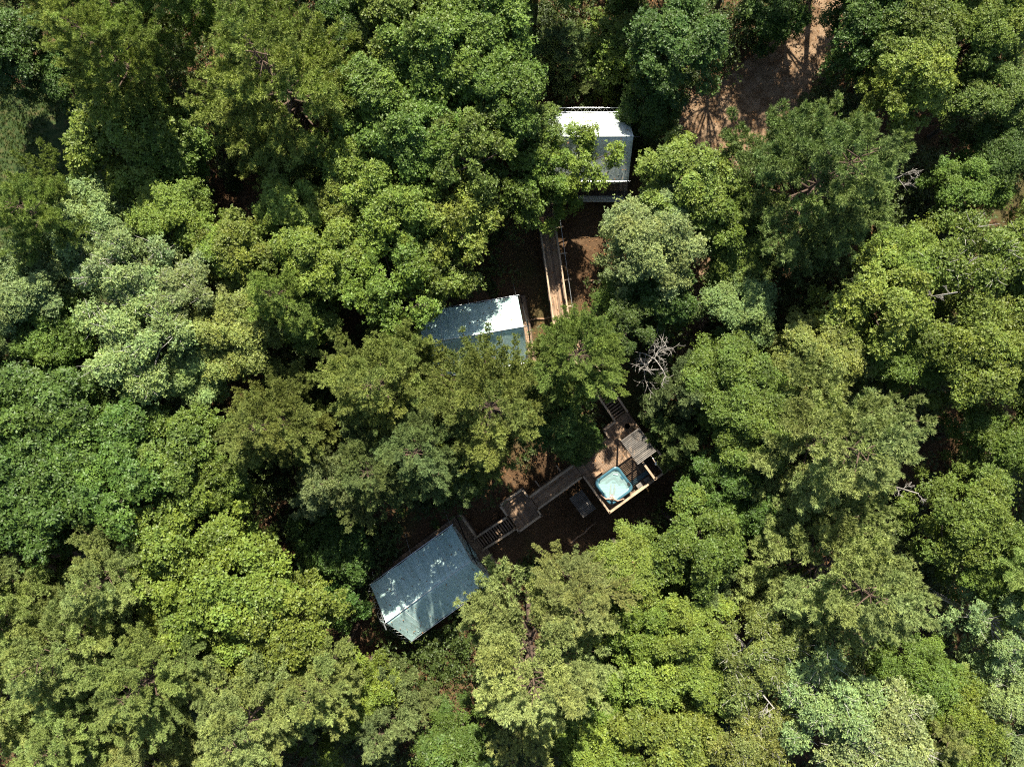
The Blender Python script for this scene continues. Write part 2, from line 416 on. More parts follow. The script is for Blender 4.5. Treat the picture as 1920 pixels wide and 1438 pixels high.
def tent(loc, rz, floor, L, hw, eave, ridge, label, lace='rear', porch=1.6, seed=0, skirt=False, apoles=True, cloth='canvas'):
    """loc: the point under the front end of the ridge; the tent runs back along -X"""
    gx, gy = loc; g0 = gz(gx - L / 2 * cos(rz), gy - L / 2 * sin(rz))
    root = empty('safari_tent', (gx, gy, g0), rz)
    tag(root, label, 'tent', 'canvas tents in the clearing')
    f, e, r = floor - g0, eave - g0, ridge - g0
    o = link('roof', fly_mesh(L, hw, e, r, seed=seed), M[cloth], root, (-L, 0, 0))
    def roof_z(x, y):
        a = abs(y) / hw
        return r + (e - r) * a - .10 * sin(pi * a) * (.6 + .4 * cos((x + L) / L * 2 * pi * 3)) - .05 * sin(pi * (x + L) / L) * (1 - a)
    litter_on(root, roof_z, -L + .1, -.1, -hw * .97, hw * .97, 120)
    m = MB(); m.tube([(-L - .04, 0, r + .012), (-L / 2, 0, r - .035), (.04, 0, r + .012)], .028, 6); m.build('ridge_seam', M['seam'], o, loc=(L, 0, 0))
    for sx in (-L * .22, -L * .80):
        m = MB()
        for s in (-1, 1):
            pts = []
            for q in np.linspace(0, 1, 10):
                a = q; zz = r + (e - r) * a - .10 * sin(pi * a) * (.6 + .4 * cos((sx + L) / L * 2 * pi * 3)) + .012 - .05 * sin(pi * (sx + L) / L) * (1 - a)
                pts.append((sx, s * hw * q * .985, zz))
            m.tube(pts, .016, 4)
        m.build('cross_seam', M['seam'], o, loc=(L, 0, 0))
    # walls under the fly
    wi, wx0, wx1 = hw - .35, -L + .25, -.22
    wt = e + (r - e) * .12
    for s in (-1, 1):
        m = MB(); n = 40
        pts = [(wx0 + (wx1 - wx0) * i / n, s * (wi + .03 * sin(i * 1.9))) for i in range(n + 1)]
        V = [(x, y, z) for z in (f, wt) for x, y in pts]
        m.add(V, [(i, i + 1, n + 2 + i, n + 1 + i) for i in range(n)]); m.build('side_wall', M['wallcanvas'], root, True)
    for nm, x in (('rear_wall', wx0), ('front_wall', wx1)):
        m = MB(); n = 24
        V = []
        for i in range(n + 1):
            y = -hw * .985 + 2 * hw * .985 * i / n
            V += [(x + .035 * sin(i * 1.7), y * (wi / hw), f), (x + .05 * sin(i * 1.7), y, r + (e - r) * abs(y) / hw - .14 - .1 * sin(pi * abs(y) / hw))]
        m.add(V, [(2 * i, 2 * i + 2, 2 * i + 3, 2 * i + 1) for i in range(n)]); w_ = m.build(nm, M['wallcanvas'], root, True)
        if nm == 'front_wall':
            m = MB(); m.box((x + .07, 0, f + 1.0), (.02, 1.1, 1.9)); m.build('door_flap', M['canvas'], w_)
    # frame poles
    for x in (.30, -L - .12):
        if apoles or x < 0:
            for s in (-1, 1):
                m = MB(); m.tube([(x - .02 * s, s * (hw + .1), f), (x - .02 * s, 0, r + .10), (x - .02 * s, -s * .38, r + .42)], .045, 7); m.build('frame_pole', M['black'] if x > 0 else M['steel'], root)
    for s in (-1, 1):
        m = MB(); m.tube([(-L - .1, s * (hw + .02), e - .02), (.12, s * (hw + .02), e - .02)], .03, 6); m.build('eave_pole', M['steel'], root)
        for x in (-L + .1, -L / 2, 0):
            m = MB(); m.tube([(x, s * (hw + .02), f), (x, s * (hw + .02), e)], .03, 6); m.build('eave_post', M['steel'], root)
    m = MB(); m.tube([(-L - .3, 0, r - .1), (.42, 0, r - .1)], .04, 6); m.build('ridge_pole', M['black'], root)
    m = MB()                                   # zigzag lacing between the fly and an outer tension bar
    if lace == 'rear':
        N = 13
        for s in (-1, 1):
            pts = []
            for i in range(N):
                q = .06 + .9 * i / (N - 1); y = s * hw * q; z = r + (e - r) * q
                pts.append((-L + .02 if i % 2 == 0 else -L - .42, y, z - (.06 if i % 2 == 0 else .35)))
            m.tube(pts, .012, 4)
        m.build('lacing_rope', M['rope'], root)
        for s in (-1, 1):
            b = MB(); b.tube([(-L - .42, s * .05, r - .4), (-L - .42, s * hw, e - .33)], .022, 5); b.build('tension_bar', M['black'], root)
    else:
        N = 33
        pts = [(-L + L * i / (N - 1), hw - .01 if i % 2 == 0 else hw + .34, e + (.0 if i % 2 == 0 else -.12)) for i in range(N)]
        m.tube(pts, .013, 4); m.build('lacing_rope', M['rope'], root)
        b = MB(); b.tube([(-L, hw + .35, e - .12), (0, hw + .35, e - .12)], .03, 6); b.build('tension_bar', M['steel'], root)
    for s in (-1, 1):
        for x in (-L * .95, -L * .5, -.1):
            p = MB(); p.tube([(x, s * hw, e), (x, s * (hw + 1.3), max(.05, f - .3))], .010, 4); p.build('guy_rope', M['rope'], root)
    # timber platform
    px1 = porch
    p = deck_mesh(-L - .15, px1, -hw - .15, hw + .15, f, along='y'); p.build('platform', M['wood'], root)
    p = MB()
    for s in (-1, 1): p.box(((px1 - L) / 2, s * (hw + .165), f - .13), (px1 + L + .1, .04, .18))
    for x in (-L - .17, px1 + .02): p.box((x, 0, f - .13), (.04, 2 * hw + .2, .18))
    p.build('rim_board', M['darkwood'], root)
    for x in np.linspace(-L, px1 - .15, 4):
        for y in (-hw, 0, hw):
            p = MB(); p.box((x, y, (f - .06) / 2 - .25), (.16, .16, f - .06 + .5)); p.build('stilt', M['darkwood'], root)
    return root, f

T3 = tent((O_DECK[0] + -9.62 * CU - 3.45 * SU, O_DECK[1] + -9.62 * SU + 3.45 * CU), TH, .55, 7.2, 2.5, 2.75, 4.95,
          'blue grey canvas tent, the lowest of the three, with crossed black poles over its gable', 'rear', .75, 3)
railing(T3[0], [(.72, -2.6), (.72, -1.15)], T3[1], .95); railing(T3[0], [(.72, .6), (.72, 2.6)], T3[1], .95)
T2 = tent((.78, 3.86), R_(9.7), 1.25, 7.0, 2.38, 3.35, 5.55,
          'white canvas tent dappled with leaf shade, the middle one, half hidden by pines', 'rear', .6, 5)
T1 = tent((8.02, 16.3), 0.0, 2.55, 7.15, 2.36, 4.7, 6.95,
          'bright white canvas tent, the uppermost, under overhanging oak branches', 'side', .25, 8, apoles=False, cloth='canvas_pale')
p = MB()                                       # pale block skirting under the south side of the upper tent
bw, bh = .42, .24
for r_ in range(5):
    for c_ in range(17):
        p.box((-7.1 + c_ * bw + (bw / 2 if r_ % 2 else 0), -2.36 - .72 + .135 * r_, T1[1] - .62 + r_ * .12), (bw - .015, .20, .115))
p.build('brick_skirt', M['tile'], T1[0])
p = MB(); p.box((-3.4, -2.36 - .36, T1[1] - .02), (7.4, .30, .05)); p.build('porch_board', M['darkwood'], T1[0])

# ------------------------------------------------------------------ hot tub deck
ZD = 1.6
DZ = ZD - gz(*l2w(2.7, 2.5))
deck = empty('tub_deck', (*l2w(0, 0), gz(*l2w(2.7, 2.5))), TH)
tag(deck, 'raised brown timber deck carrying the hot tub', 'deck')
deck_mesh(0, 5.4, 0, 4.4, DZ, along='y').build('decking', M['wood'], deck)
deck_mesh(3.15, 5.4, 4.4, 5.05, DZ, along='y').build('decking', M['wood'], deck)
p = MB()
for a, b in (((0, -.02), (5.4, -.02)), ((-.02, 0), (-.02, 3.25)), ((5.42, 0), (5.42, 5.05)), ((.0, 4.42), (3.15, 4.42)), ((3.13, 4.42), (3.13, 5.05)), ((3.13, 5.07), (4.15, 5.07))):
    p.bar((*a, DZ - .13), (*b, DZ - .13), .04, .2)
p.build('rim_joist', M['darkwood'], deck)
for u in (.1, 1.9, 3.6, 5.3):
    for v in (.1, 2.2, 4.3):
        p = MB(); p.box((u, v, (DZ - .04) / 2 - .3), (.15, .15, DZ - .04 + .6)); p.build('support_post', M['darkwood'], deck)
railing(deck, [(0.03, 3.2), (0.03, 0.03), (3.9, 0.03)], DZ, 1.0)
railing(deck, [(.1, 4.38), (1.74, 4.38)], DZ, 1.0)
railing(deck, [(1.74, 4.38), (1.74, 4.38 + .01)], DZ, 1.0, ())
railing(deck, [(3.15, 4.42), (3.15, 5.03), (4.12, 5.03)], DZ, 1.0)
p = MB(); p.bar((1.6, -.22, DZ - .1), (5.5, -.22, DZ - .1), .05, .06); p.build('outer_handrail', M['steel'], deck)

# slatted shelter roof over the corner of the deck
sh = empty('slatted_shelter', (*l2w(3.6, 1.88), ZD), TH)
tag(sh, 'small flat roof of grey slats standing over the deck corner', 'shelter')
p = MB(); u = 0.0
while u < 2.05:
    p.box((.78, u + .03, 2.4), (1.6, .062, .045)); u += .115
p.build('roof_slat', M['greywood'], sh)
for v in (.05, 1.05, 2.0):
    p = MB(); p.box((.78, v, 2.31), (1.62, .07, .13)) if False else p.bar((.05 + .0, v, 2.325), (1.52, v, 2.325), .06, .1); p.build('beam', M['darkwood'], sh)
for uu in (.08, 1.5):
    p = MB(); p.bar((uu, .0, 2.33), (uu, 2.06, 2.33), .06, .09); p.build('joist', M['darkwood'], sh)
    for v in (.1, 1.95):
        p = MB(); p.box((uu, v, 1.14), (.1, .1, 2.28)); p.build('post', M['rail'], sh)

# outdoor shower stall next to it
ss = empty('outdoor_shower', (*l2w(4.0, .22), ZD), TH)
tag(ss, 'open topped outdoor shower stall with timber frame and round shower head', 'shower')
railing(ss, [(0, 1.55), (0, 0), (1.32, 0), (1.32, 1.55)], 0, 1.8, (.97,), 'rail', .1, .15, 1.5)
p = deck_mesh(.06, 1.26, .06, 1.5, .03, w=.1, gap=.02, along='x', th=.025); p.build('floor_grate', M['darkwood'], ss)
for nm, a, b in (('screen_wall', (.0, .06), (.0, 1.5)), ('screen_wall', (.06, 0), (1.26, 0)), ('screen_wall', (1.32, .06), (1.32, 1.5))):
    p = MB()
    for k in range(11): p.bar((*a, .14 + k * .155), (*b, .14 + k * .155), .022, .14)
    p.build(nm, M['darkwood'], ss)
p = MB(); p.bar((.72, .05, 1.86), (.72, 1.52, 1.86), .07, .06); p.build('cross_beam', M['rail'], ss)
p = MB(); p.tube([(.72, 1.45, .1), (.72, 1.45, 1.95), (.72, 1.3, 2.06), (.72, .85, 2.02)], .022, 7); pipe = p.build('pipe', M['steel'], ss, True)
p = MB(); p.tube([(.72, .85, 2.03), (.72, .85, 2.0), (.72, .85, 1.985), (.72, .85, 1.97)], [.03, .12, .14, .13], 16); p.build('shower_head', M['steel'], ss, True)
p = MB(); p.box((1.12, .35, .55), (.28, .28, .05)); p.box((1.0, .23, .28), (.04, .04, .5)); p.box((1.24, .23, .28), (.04, .04, .5)); p.box((1.0, .47, .28), (.04, .04, .5)); p.box((1.24, .47, .28), (.04, .04, .5)); p.build('stool', M['steel'], ss)

litter_on(deck, lambda x, y: DZ, .1, 5.3, 2.6, 4.3, 170)
# hot tub
tub = empty('hot_tub', (*l2w(1.41, 1.40), ZD), TH)
tag(tub, 'square turquoise hot tub with rounded corners sunk in the deck corner', 'hot tub')
def rr(half, rad, n=7):
    P = []
    for k, (sx, sy) in enumerate(((1, 1), (-1, 1), (-1, -1), (1, -1))):
        for i in range(n + 1):
            a = k * pi / 2 + i / n * pi / 2
            P.append((sx * (half - rad) + rad * cos(a), sy * (half - rad) + rad * sin(a)))
    return P
def loft(rings, close_top=False, close_bottom=False, flip=False):
    m = MB(); n = len(rings[0]); V = [p for r in rings for p in r]; Fs = []
    for i in range(len(rings) - 1):
        for k in range(n):
            q = (i * n + k, i * n + (k + 1) % n, (i + 1) * n + (k + 1) % n, (i + 1) * n + k)
            Fs.append(q[::-1] if flip else q)
    if close_bottom: Fs.append(tuple(range(n))[::-1])
    if close_top: Fs.append(tuple((len(rings) - 1) * n + k for k in range(n)))
    m.add(V, Fs); return m
def ring(h, r, z): return [(x, y, z) for x, y in rr(h, r)]
loft([ring(1.0, .28, .0), ring(1.02, .30, .10), ring(1.02, .30, .72), ring(.99, .30, .80)], False, True).build('cabinet', M['darkwood'], tub)
shl = loft([ring(1.01, .34, .79), ring(1.07, .38, .83), ring(1.075, .38, .87), ring(1.05, .37, .905), ring(1.0, .36, .915), ring(.93, .34, .90), ring(.885, .33, .86)])
shl.build('rim', M['tub'], tub, True)
ins = loft([ring(.885, .33, .86), ring(.85, .33, .70), ring(.80, .34, .52), ring(.52, .24, .47), ring(.46, .22, .40), ring(.42, .2, .16), ring(.36, .18, .13)], True)
ins.build('basin', M['tubin'], tub, True)
def pillow_box(c, d, rz, nm, mat):
    p = MB(); p.box(c, d, rz); o = p.build(nm, mat, tub)
    b = o.modifiers.new('bevel', 'BEVEL'); b.width = .035; b.segments = 3
    return o
for a in (45, 225):
    pillow_box((.80 * cos(R_(a)), .80 * sin(R_(a)), .86), (.10, .34, .07), R_(a), 'headrest', M['tubin'])
pillow_box((.80, .10, .80), (.16, .30, .10), 0, 'filter_weir', M['tub'])
pillow_box((.93, -.55, .925), (.16, .28, .02), 0, 'control_panel', M['black'])
# water: a fine lightly rippled sheet
n = 36; g1 = np.linspace(-.86, .86, n); X, Y = np.meshgrid(g1, g1)
hx = np.sign(X) * np.minimum(np.abs(X), .86); Z = .815 + .006 * np.sin(X * 19 + Y * 7) * np.cos(Y * 17 - X * 5) + .004 * np.sin(X * 37) * np.sin(Y * 33)
Xr = X * (1 - .18 * (np.abs(Y) / .86) ** 6 * (np.abs(X) / .86) ** 2); Yr = Y * (1 - .18 * (np.abs(X) / .86) ** 6 * (np.abs(Y) / .86) ** 2)
i = np.arange(n * n).reshape(n, n)
link('water', np_mesh('water', np.stack([Xr, Yr, Z], -1).reshape(-1, 3), np.stack([i[:-1, :-1], i[:-1, 1:], i[1:, 1:], i[1:, :-1]], -1).reshape(-1, 4), smooth=True), M['water'], tub)

# the bather leaning in the lower corner of the tub, arms spread along the rim
def skin_body(name, pts, edges, rad, mat, parent=None, sub=2, root_i=0):
    me = bpy.data.meshes.new(name); me.from_pydata(pts, edges, []); me.update()
    o = link(name, me, mat, parent)
    sk = o.modifiers.new('skin', 'SKIN'); sk.use_smooth_shade = True
    for i, r in enumerate(rad): me.skin_vertices[0].data[i].radius = (r if isinstance(r, tuple) else (r, r))
    for i in range(len(rad)): me.skin_vertices[0].data[i].use_root = (i == root_i)
    s_ = o.modifiers.new('sub', 'SUBSURF'); s_.levels = sub; s_.render_levels = sub
    return o
# tub space: the bather's corner is (-1,-1); facing (+1,+1).  f = forward, s = the person's right-hand side
tmp = empty('person', (*l2w(1.41, 1.40), ZD), TH)
tag(tmp, 'person with dark brown hair bathing with both arms spread along the tub rim', 'person')
fx, fy = .7071, .7071; rx, ry = .7071, -.7071
def pp(f, s, z): return (-.66 + fx * f + rx * s, -.66 + fy * f + ry * s, z)
P = [pp(.18, 0, .60), pp(.12, 0, .74), pp(.04, 0, .90), pp(-.02, 0, 1.03), pp(-.02, 0, 1.10), pp(.0, 0, 1.19),   # pelvis..head base
     pp(.0, .17, 1.01), pp(-.10, .42, .965), pp(.02, .66, .955), pp(.06, .74, .955),                               # arm
     pp(.0, -.17, 1.01), pp(-.10, -.42, .965), pp(.03, -.66, .955), pp(.07, -.74, .955),
     pp(.24, .10, .58), pp(.62, .15, .72), pp(.88, .13, .40), pp(.98, .13, .34),                                   # legs
     pp(.24, -.10, .58), pp(.60, -.16, .70), pp(.88, -.14, .40), pp(.98, -.14, .34)]
E_ = [(0, 1), (1, 2), (2, 3), (3, 4), (4, 5), (3, 6), (6, 7), (7, 8), (8, 9), (3, 10), (10, 11), (11, 12), (12, 13),
      (0, 14), (14, 15), (15, 16), (16, 17), (0, 18), (18, 19), (19, 20), (20, 21)]
rad = [(.15, .12), (.125, .10), (.14, .105), (.13, .09), .052, .055, .062, .045, .032, .030, .062, .045, .032, .030,
       .082, .060, .042, .036, .082, .060, .042, .036]
body = skin_body('body', P, E_, rad, M['skin'], tmp)
for s in (1, -1):                               # hands resting on the rim: palm, four fingers, thumb
    w = np.array(P[9 if s > 0 else 13]); d = np.array(pp(.0, s, 0)) - np.array(pp(0, 0, 0)); d = d + np.array((fx, fy, 0)) * .45; d /= np.linalg.norm(d)
    q = np.cross(d, (0, 0, 1.0)) * s
    hp, he, hr = [w, w + d * .05], [(0, 1)], [.028, (.034, .016)]
    for k, (off, ln) in enumerate(((-.030, .062), (-.010, .075), (.011, .070), (.030, .055))):
        b0 = w + d * .085 + q * off; n0 = len(hp)
        hp += [b0, b0 + d * ln * .5 + np.array((0, 0, -.004)), b0 + d * ln + np.array((0, 0, -.018))]; he += [(1, n0), (n0, n0 + 1), (n0 + 1, n0 + 2)]; hr += [.0095, .0085, .0075]
    b0 = w + d * .03 - q * .040; n0 = len(hp)
    hp += [b0, b0 + d * .04 - q * .028]; he += [(1, n0), (n0, n0 + 1)]; hr += [.012, .009]
    skin_body('hand', [tuple(x) for x in hp], he, hr, M['skin'], body, 1)
# head: an egg with brow, nose, chin and ears
def head():
    m = MB(); n, k = 20, 14; V = []
    for i in range(k + 1):
        a = pi * i / k
        for j in range(n):
            b = 2 * pi * j / n
            x, y, z = sin(a) * cos(b) * .095, sin(a) * sin(b) * .075, cos(a) * .115
            if z < -.02: x = x * (1 + .9 * (z + .02)) + .010 * (1 if x > 0 else 0); y *= 1 + 3.2 * (z + .02)
            face = max(0, cos(b)) ** 8 * sin(a)
            x += face * (.020 * math.exp(-((z + .012) / .020) ** 2) - .008 * math.exp(-((z - .018) / .012) ** 2) + .006 * math.exp(-((z + .055) / .010) ** 2))
            V.append((x, y, z))
    m.add(V, [(i * n + j, (i + 1) * n + j, (i + 1) * n + (j + 1) % n, i * n + (j + 1) % n) for i in range(k) for j in range(n)])
    for s in (-1, 1): m.tube([(-.005, s * .074, .02), (-.012, s * .088, .005), (-.005, s * .080, -.03)], [.008, .016, .007], 6)
    return m
ho = head().build('head', M['skin'], body, True); ho.location = pp(.02, 0, 1.265); ho.rotation_euler = (0, R_(-22), R_(45))
m = MB()
for s in (-1, 1):
    m.tube([(.083, s * .030, .018), (.090, s * .030, .018), (.094, s * .030, .018)], [.004, .011, .004], 8)
ey = m.build('eye', M['black'], ho, True)
m = MB(); m.tube([(.088, -.022, -.052), (.098, 0, -.050), (.088, .022, -.052)], .005, 6); m.build('mouth', M['swim'], ho, True)
m = MB(); n, k = 22, 9; V = []
for i in range(k + 1):
    a = pi * .62 * i / k
    for j in range(n):
        b = 2 * pi * j / n; f = 1.10 + .03 * sin(j * 5 + i)
        aa = a * (1 if cos(b) < .35 else .60)
        V.append((sin(aa) * cos(b) * .098 * f - .006, sin(aa) * sin(b) * .080 * f, cos(aa) * .118 * f))
m.add(V, [(i * n + j, (i + 1) * n + j, (i + 1) * n + (j + 1) % n, i * n + (j + 1) % n) for i in range(k) for j in range(n)])
m.tube([(-.10, 0, .05), (-.125, 0, .02), (-.115, 0, -.06), (-.10, 0, -.12)], [.03, .04, .03, .012], 8)
m.build('hair', M['hair'], ho, True)
# red swimsuit: a skin a little outside the torso
skin_body('swimsuit', [pp(.19, 0, .58), pp(.13, 0, .74), pp(.05, 0, .895), pp(.02, 0, .96)], [(0, 1), (1, 2), (2, 3)], [(.162, .132), (.136, .112), (.150, .116), (.10, .085)], M['swim'], body)

# things around the tub
st = empty('tub_step', (*l2w(1.0, 2.78), ZD), TH)
tag(st, 'reddish timber step against the side of the hot tub', 'step')
p = MB()
for k in range(3): p.box((0, -.13 + k * .13, .36), (.85, .12, .035))
p.build('tread', M['log'], st)
for x in (-.38, .38):
    p = MB(); p.box((x, 0, .17), (.05, .36, .34)); p.build('side_board', M['rail'], st)
cv_ = empty('tub_cover', (*l2w(3.35, .62), ZD), TH)
tag(cv_, 'folded dark teal hot tub cover lying along the railing', 'cover')
for nm, z in (('half', .06), ('half', .165)):
    p = MB(); p.box((0, 0, z), (1.75, .34, .095)); o = p.build('cover_half', M['cover'], cv_); b = o.modifiers.new('bevel', 'BEVEL'); b.width = .03; b.segments = 2
p = MB(); p.bar((-.3, -.18, .11), (.3, -.18, .11), .02, .03); p.build('handle', M['black'], cv_)
for k, (u, lab) in enumerate(((2.95, 'slatted timber crate by the railing, the one closer to the tub'), (3.62, 'slatted timber crate by the railing, the one closer to the shower'))):
    c = empty('slatted_crate', (*l2w(u, .25), ZD), TH); tag(c, lab, 'crate', 'crates along the deck railing')
    p = MB()
    for j in range(4): p.box((0, -.12 + j * .075, .40), (.46, .062, .02))
    p.build('lid', M['greywood'], c)
    p = MB()
    for sy in (-.15, .13):
        for j in range(4): p.box((0, sy, .06 + j * .09), (.46, .018, .075))
    for sx in (-.22, .22):
        for j in range(4): p.box((sx, 0, .06 + j * .09), (.018, .26, .075))
    p.build('side_slat', M['wood'], c)
bowl = empty('planter', (*l2w(4.75, 4.2), ZD), TH); tag(bowl, 'round dark planter with a leafy plant on the deck corner', 'planter')
p = MB(); p.tube([(0, 0, 0), (0, 0, .02), (0, 0, .3), (0, 0, .34), (0, 0, .30)], [.12, .14, .19, .20, .17], 16); p.build('pot', M['black'], bowl, True)

# slatted platform on the ground below the deck
sp = empty('slatted_platform', (*l2w(-1.2, 1.32), gz(*l2w(-1.2, 1.3))), TH)
tag(sp, 'pale slatted timber platform on the ground below the deck', 'platform')
hs = .45 - gz(*l2w(-1.2, 1.3)); p = MB(); v = -.85
while v < .9: p.box((0, v, hs), (1.15, .068, .035)); v += .112
p.build('slat', M['greywood'], sp)
for x in (-.5, .5):
    p = MB(); p.bar((x, -.9, hs - .065), (x, .9, hs - .065), .06, .09); p.build('bearer', M['darkwood'], sp)
    for y in (-.85, .85):
        p = MB(); p.box((x, y, hs / 2 - .2), (.09, .09, hs + .15)); p.build('leg', M['darkwood'], sp)

# ------------------------------------------------------------------ walkways and stairs
wk = empty('walkway', (*l2w(-4.0, 3.22), gz(*l2w(-3, 3.7))), TH)
tag(wk, 'narrow railed timber walkway joining the tub deck and the square landing', 'walkway', 'timber walkways')
WZ = ZD - gz(*l2w(-3, 3.7))
deck_mesh(0.02, 3.96, 0, 1.08, WZ, along='x', w=.145).build('decking', M['wood'], wk)
p = MB()
for v in (-.02, 1.1): p.bar((.02, v, WZ - .12), (3.96, v, WZ - .12), .04, .18)
p.build('rim_joist', M['darkwood'], wk)
railing(wk, [(.1, .02), (3.85, .02)], WZ, 1.0); railing(wk, [(.1, 1.06), (3.85, 1.06)], WZ, 1.0)
for u in (1.0, 2.9):
    for v in (.06, 1.02):
        p = MB(); p.box((u, v, WZ / 2 - .3), (.13, .13, WZ + .5)); p.build('support_post', M['darkwood'], wk)
    p = MB(); p.bar((u, 1.1, WZ - .2), (u - .0, 1.65, WZ - .15), .09, .09); p.build('outrigger', M['rail'], wk)

ld = empty('landing', (*l2w(-6.07, 2.7), gz(*l2w(-5, 3.8))), TH)
tag(ld, 'square timber landing dappled with sun between the stairs and the walkway', 'landing')
LZ = ZD - gz(*l2w(-5, 3.8))
deck_mesh(0, 2.05, 0, 2.38, LZ, along='y').build('decking', M['wood'], ld)
p = MB()
for a, b in (((0, -.02), (2.05, -.02)), ((0, 2.4), (2.05, 2.4)), ((-.02, 0), (-.02, .3)), ((-.02, 1.5), (-.02, 2.4)), ((2.07, 0), (2.07, .48)), ((2.07, 1.65), (2.07, 2.4))): p.bar((*a, LZ - .12), (*b, LZ - .12), .04, .18)
p.build('rim_joist', M['darkwood'], ld)
litter_on(ld, lambda x, y: LZ, .1, 1.95, .1, 2.3, 60); litter_on(wk, lambda x, y: WZ, .1, 3.9, .1, 1.0, 60)
railing(ld, [(.03, .25), (.03, .03), (2.02, .03), (2.02, .42)], LZ, 1.0)
railing(ld, [(.03, 1.5), (.03, 2.35), (2.02, 2.35), (2.02, 1.75)], LZ, 1.0)
for u in (.12, 1.93):
    for v in (.12, 2.26):
        p = MB(); p.box((u, v, LZ / 2 - .3), (.15, .15, LZ + .5)); p.build('support_post', M['darkwood'], ld)

def stairs(loc, rz, z0, z1, run, width, n, label, group='timber stairs'):
    """goes up from z0 at x=0 to z1 at x=run; y across"""
    g0 = gz(*loc); root = empty('stairs', (*loc, g0), rz); tag(root, label, 'stairs', group)
    for k in range(n):
        z = z0 + (z1 - z0) * (k + .5) / n - g0; x = run * (k + .5) / n
        p = MB(); p.box((x - .07, 0, z), (run / n * .46, width - .1, .04)); p.box((x + run / n * .24 - .07, 0, z), (run / n * .46, width - .1, .04)); p.build('tread', M['wood'], root)
    a, b = z0 - g0, z1 - g0
    for s in (-1, 1):
        p = MB(); p.bar((0, s * width / 2, a - .08), (run, s * width / 2, b - .12), .05, .24); p.build('stringer', M['darkwood'], root)
    railing(root, [(.05, -width / 2, a), (run - .08, -width / 2, b)], 0, .95, (.5,)); railing(root, [(.05, width / 2, a), (run - .08, width / 2, b)], 0, .95, (.5,))
    for k in (.35, .75):
        for s in (-1, 1):
            h = a + (b - a) * k - .15
            if h > .1:
                p = MB(); p.box((run * k, s * (width / 2 - .06), h / 2 - .2), (.11, .11, h + .4)); p.build('support_post', M['darkwood'], root)
    return root
stairs(l2w(-9.12, 3.55), TH, .55, ZD, 3.0, 1.05, 7, 'brown timber stairs climbing from the lowest tent to the square landing')
stairs(l2w(4.75, 8.3), TH - pi / 2, 2.55, ZD, 3.22, 1.1, 6, 'timber stairs with a sunlit patch dropping to the tub deck') if False else None
s2 = l2w(4.75, 5.08)
stairs(s2, TH + pi / 2, ZD, 2.55, 3.2, 1.1, 7, 'timber stairs with one sunlit patch rising from the tub deck under the pines')

def boardwalk(a, b, z, label, w=1.15):
    a = np.array(a); b = np.array(b); L = float(np.linalg.norm(b - a)); rz = math.atan2(b[1] - a[1], b[0] - a[0])
    g0 = gz(*((a + b) / 2)); root = empty('boardwalk', (*a, g0), rz); tag(root, label, 'boardwalk', 'timber walkways')
    h = z - g0
    deck_mesh(0, L, -w / 2, w / 2, h, along='x', w=.145).build('decking', M['wood'], root)
    litter_on(root, lambda x, y: h, .1, L - .1, -w / 2 + .1, w / 2 - .1, int(L * 9))
    p = MB()
    for s in (-1, 1): p.bar((0, s * (w / 2 + .02), h - .12), (L, s * (w / 2 + .02), h - .12), .04, .18)
    p.build('rim_joist', M['darkwood'], root)
    for s in (-1, 1): railing(root, [(.05, s * (w / 2 - .03)), (L - .05, s * (w / 2 - .03))], h, 1.0, (.5,), cap=.10)
    for x in np.arange(.8, L - .3, 1.9):
        p = MB(); p.bar((x, w / 2 + .1, h - .2), (x, w / 2 + .62, h - .2), .09, .09); p.build('outrigger', M['rail'], root)
        for s in (-1, 1):
            p = MB(); p.box((x, s * (w / 2 - .08), h / 2 - .35), (.12, .12, h + .4)); p.build('support_post', M['darkwood'], root)
    p = MB(); p.tube([(.5, w / 2 + .45, h - .1), (L - .3, w / 2 + .42, h - .1)], .02, 6); p.build('outer_handrail', M['steel'], root)
    return root
boardwalk((2.12, 13.75), (3.55, 3.95), 2.55, 'long straight boardwalk below the uppermost tent, speckled with sun')
boardwalk((3.62, 3.75), l2w(4.75, 8.35), 2.55, 'short boardwalk link under the pines above the sunlit stairs')

# fallen logs and bits on the forest floor
def log(x, y, a, L, r, label):
    root = empty('fallen_log', (x, y, gz(x, y) + r * .8), a); tag(root, label, 'log', 'logs on the forest floor')
    p = MB(); P_ = [(-L / 2, 0, 0), (-L / 4, .05, .01), (0, -.04, 0), (L / 4, .03, .01), (L / 2, 0, 0)]
    p.tube(P_, [r, r * .96, r * .9, r * .82, r * .7], 9); t_ = p.build('trunk', M['log'], root, True)
    p = MB(); p.tube([(L * .1, 0, r * .5), (L * .16, .18, r * 1.9)], [r * .3, r * .15], 6); p.build('broken_limb', M['dead'], root, True)
x, y = at(1117, 527, .9); log(x, y, R_(5), .9, .09, 'short orange brown log on the dark ground beside the boardwalk')
x, y = at(1020, 597, .9); log(x, y, R_(8), 2.2, .07, 'thin pale log lying off the gable of the middle tent')
x, y = at(1435, 620, .8); log(x, y, R_(35), 1.2, .13, 'pale sawn log in a sunny gap past the dirt track')
x, y = at(1100, 1010, .2); log(x, y, R_(40), 2.6, .08, 'thin branch lying in the shade below the tub deck')

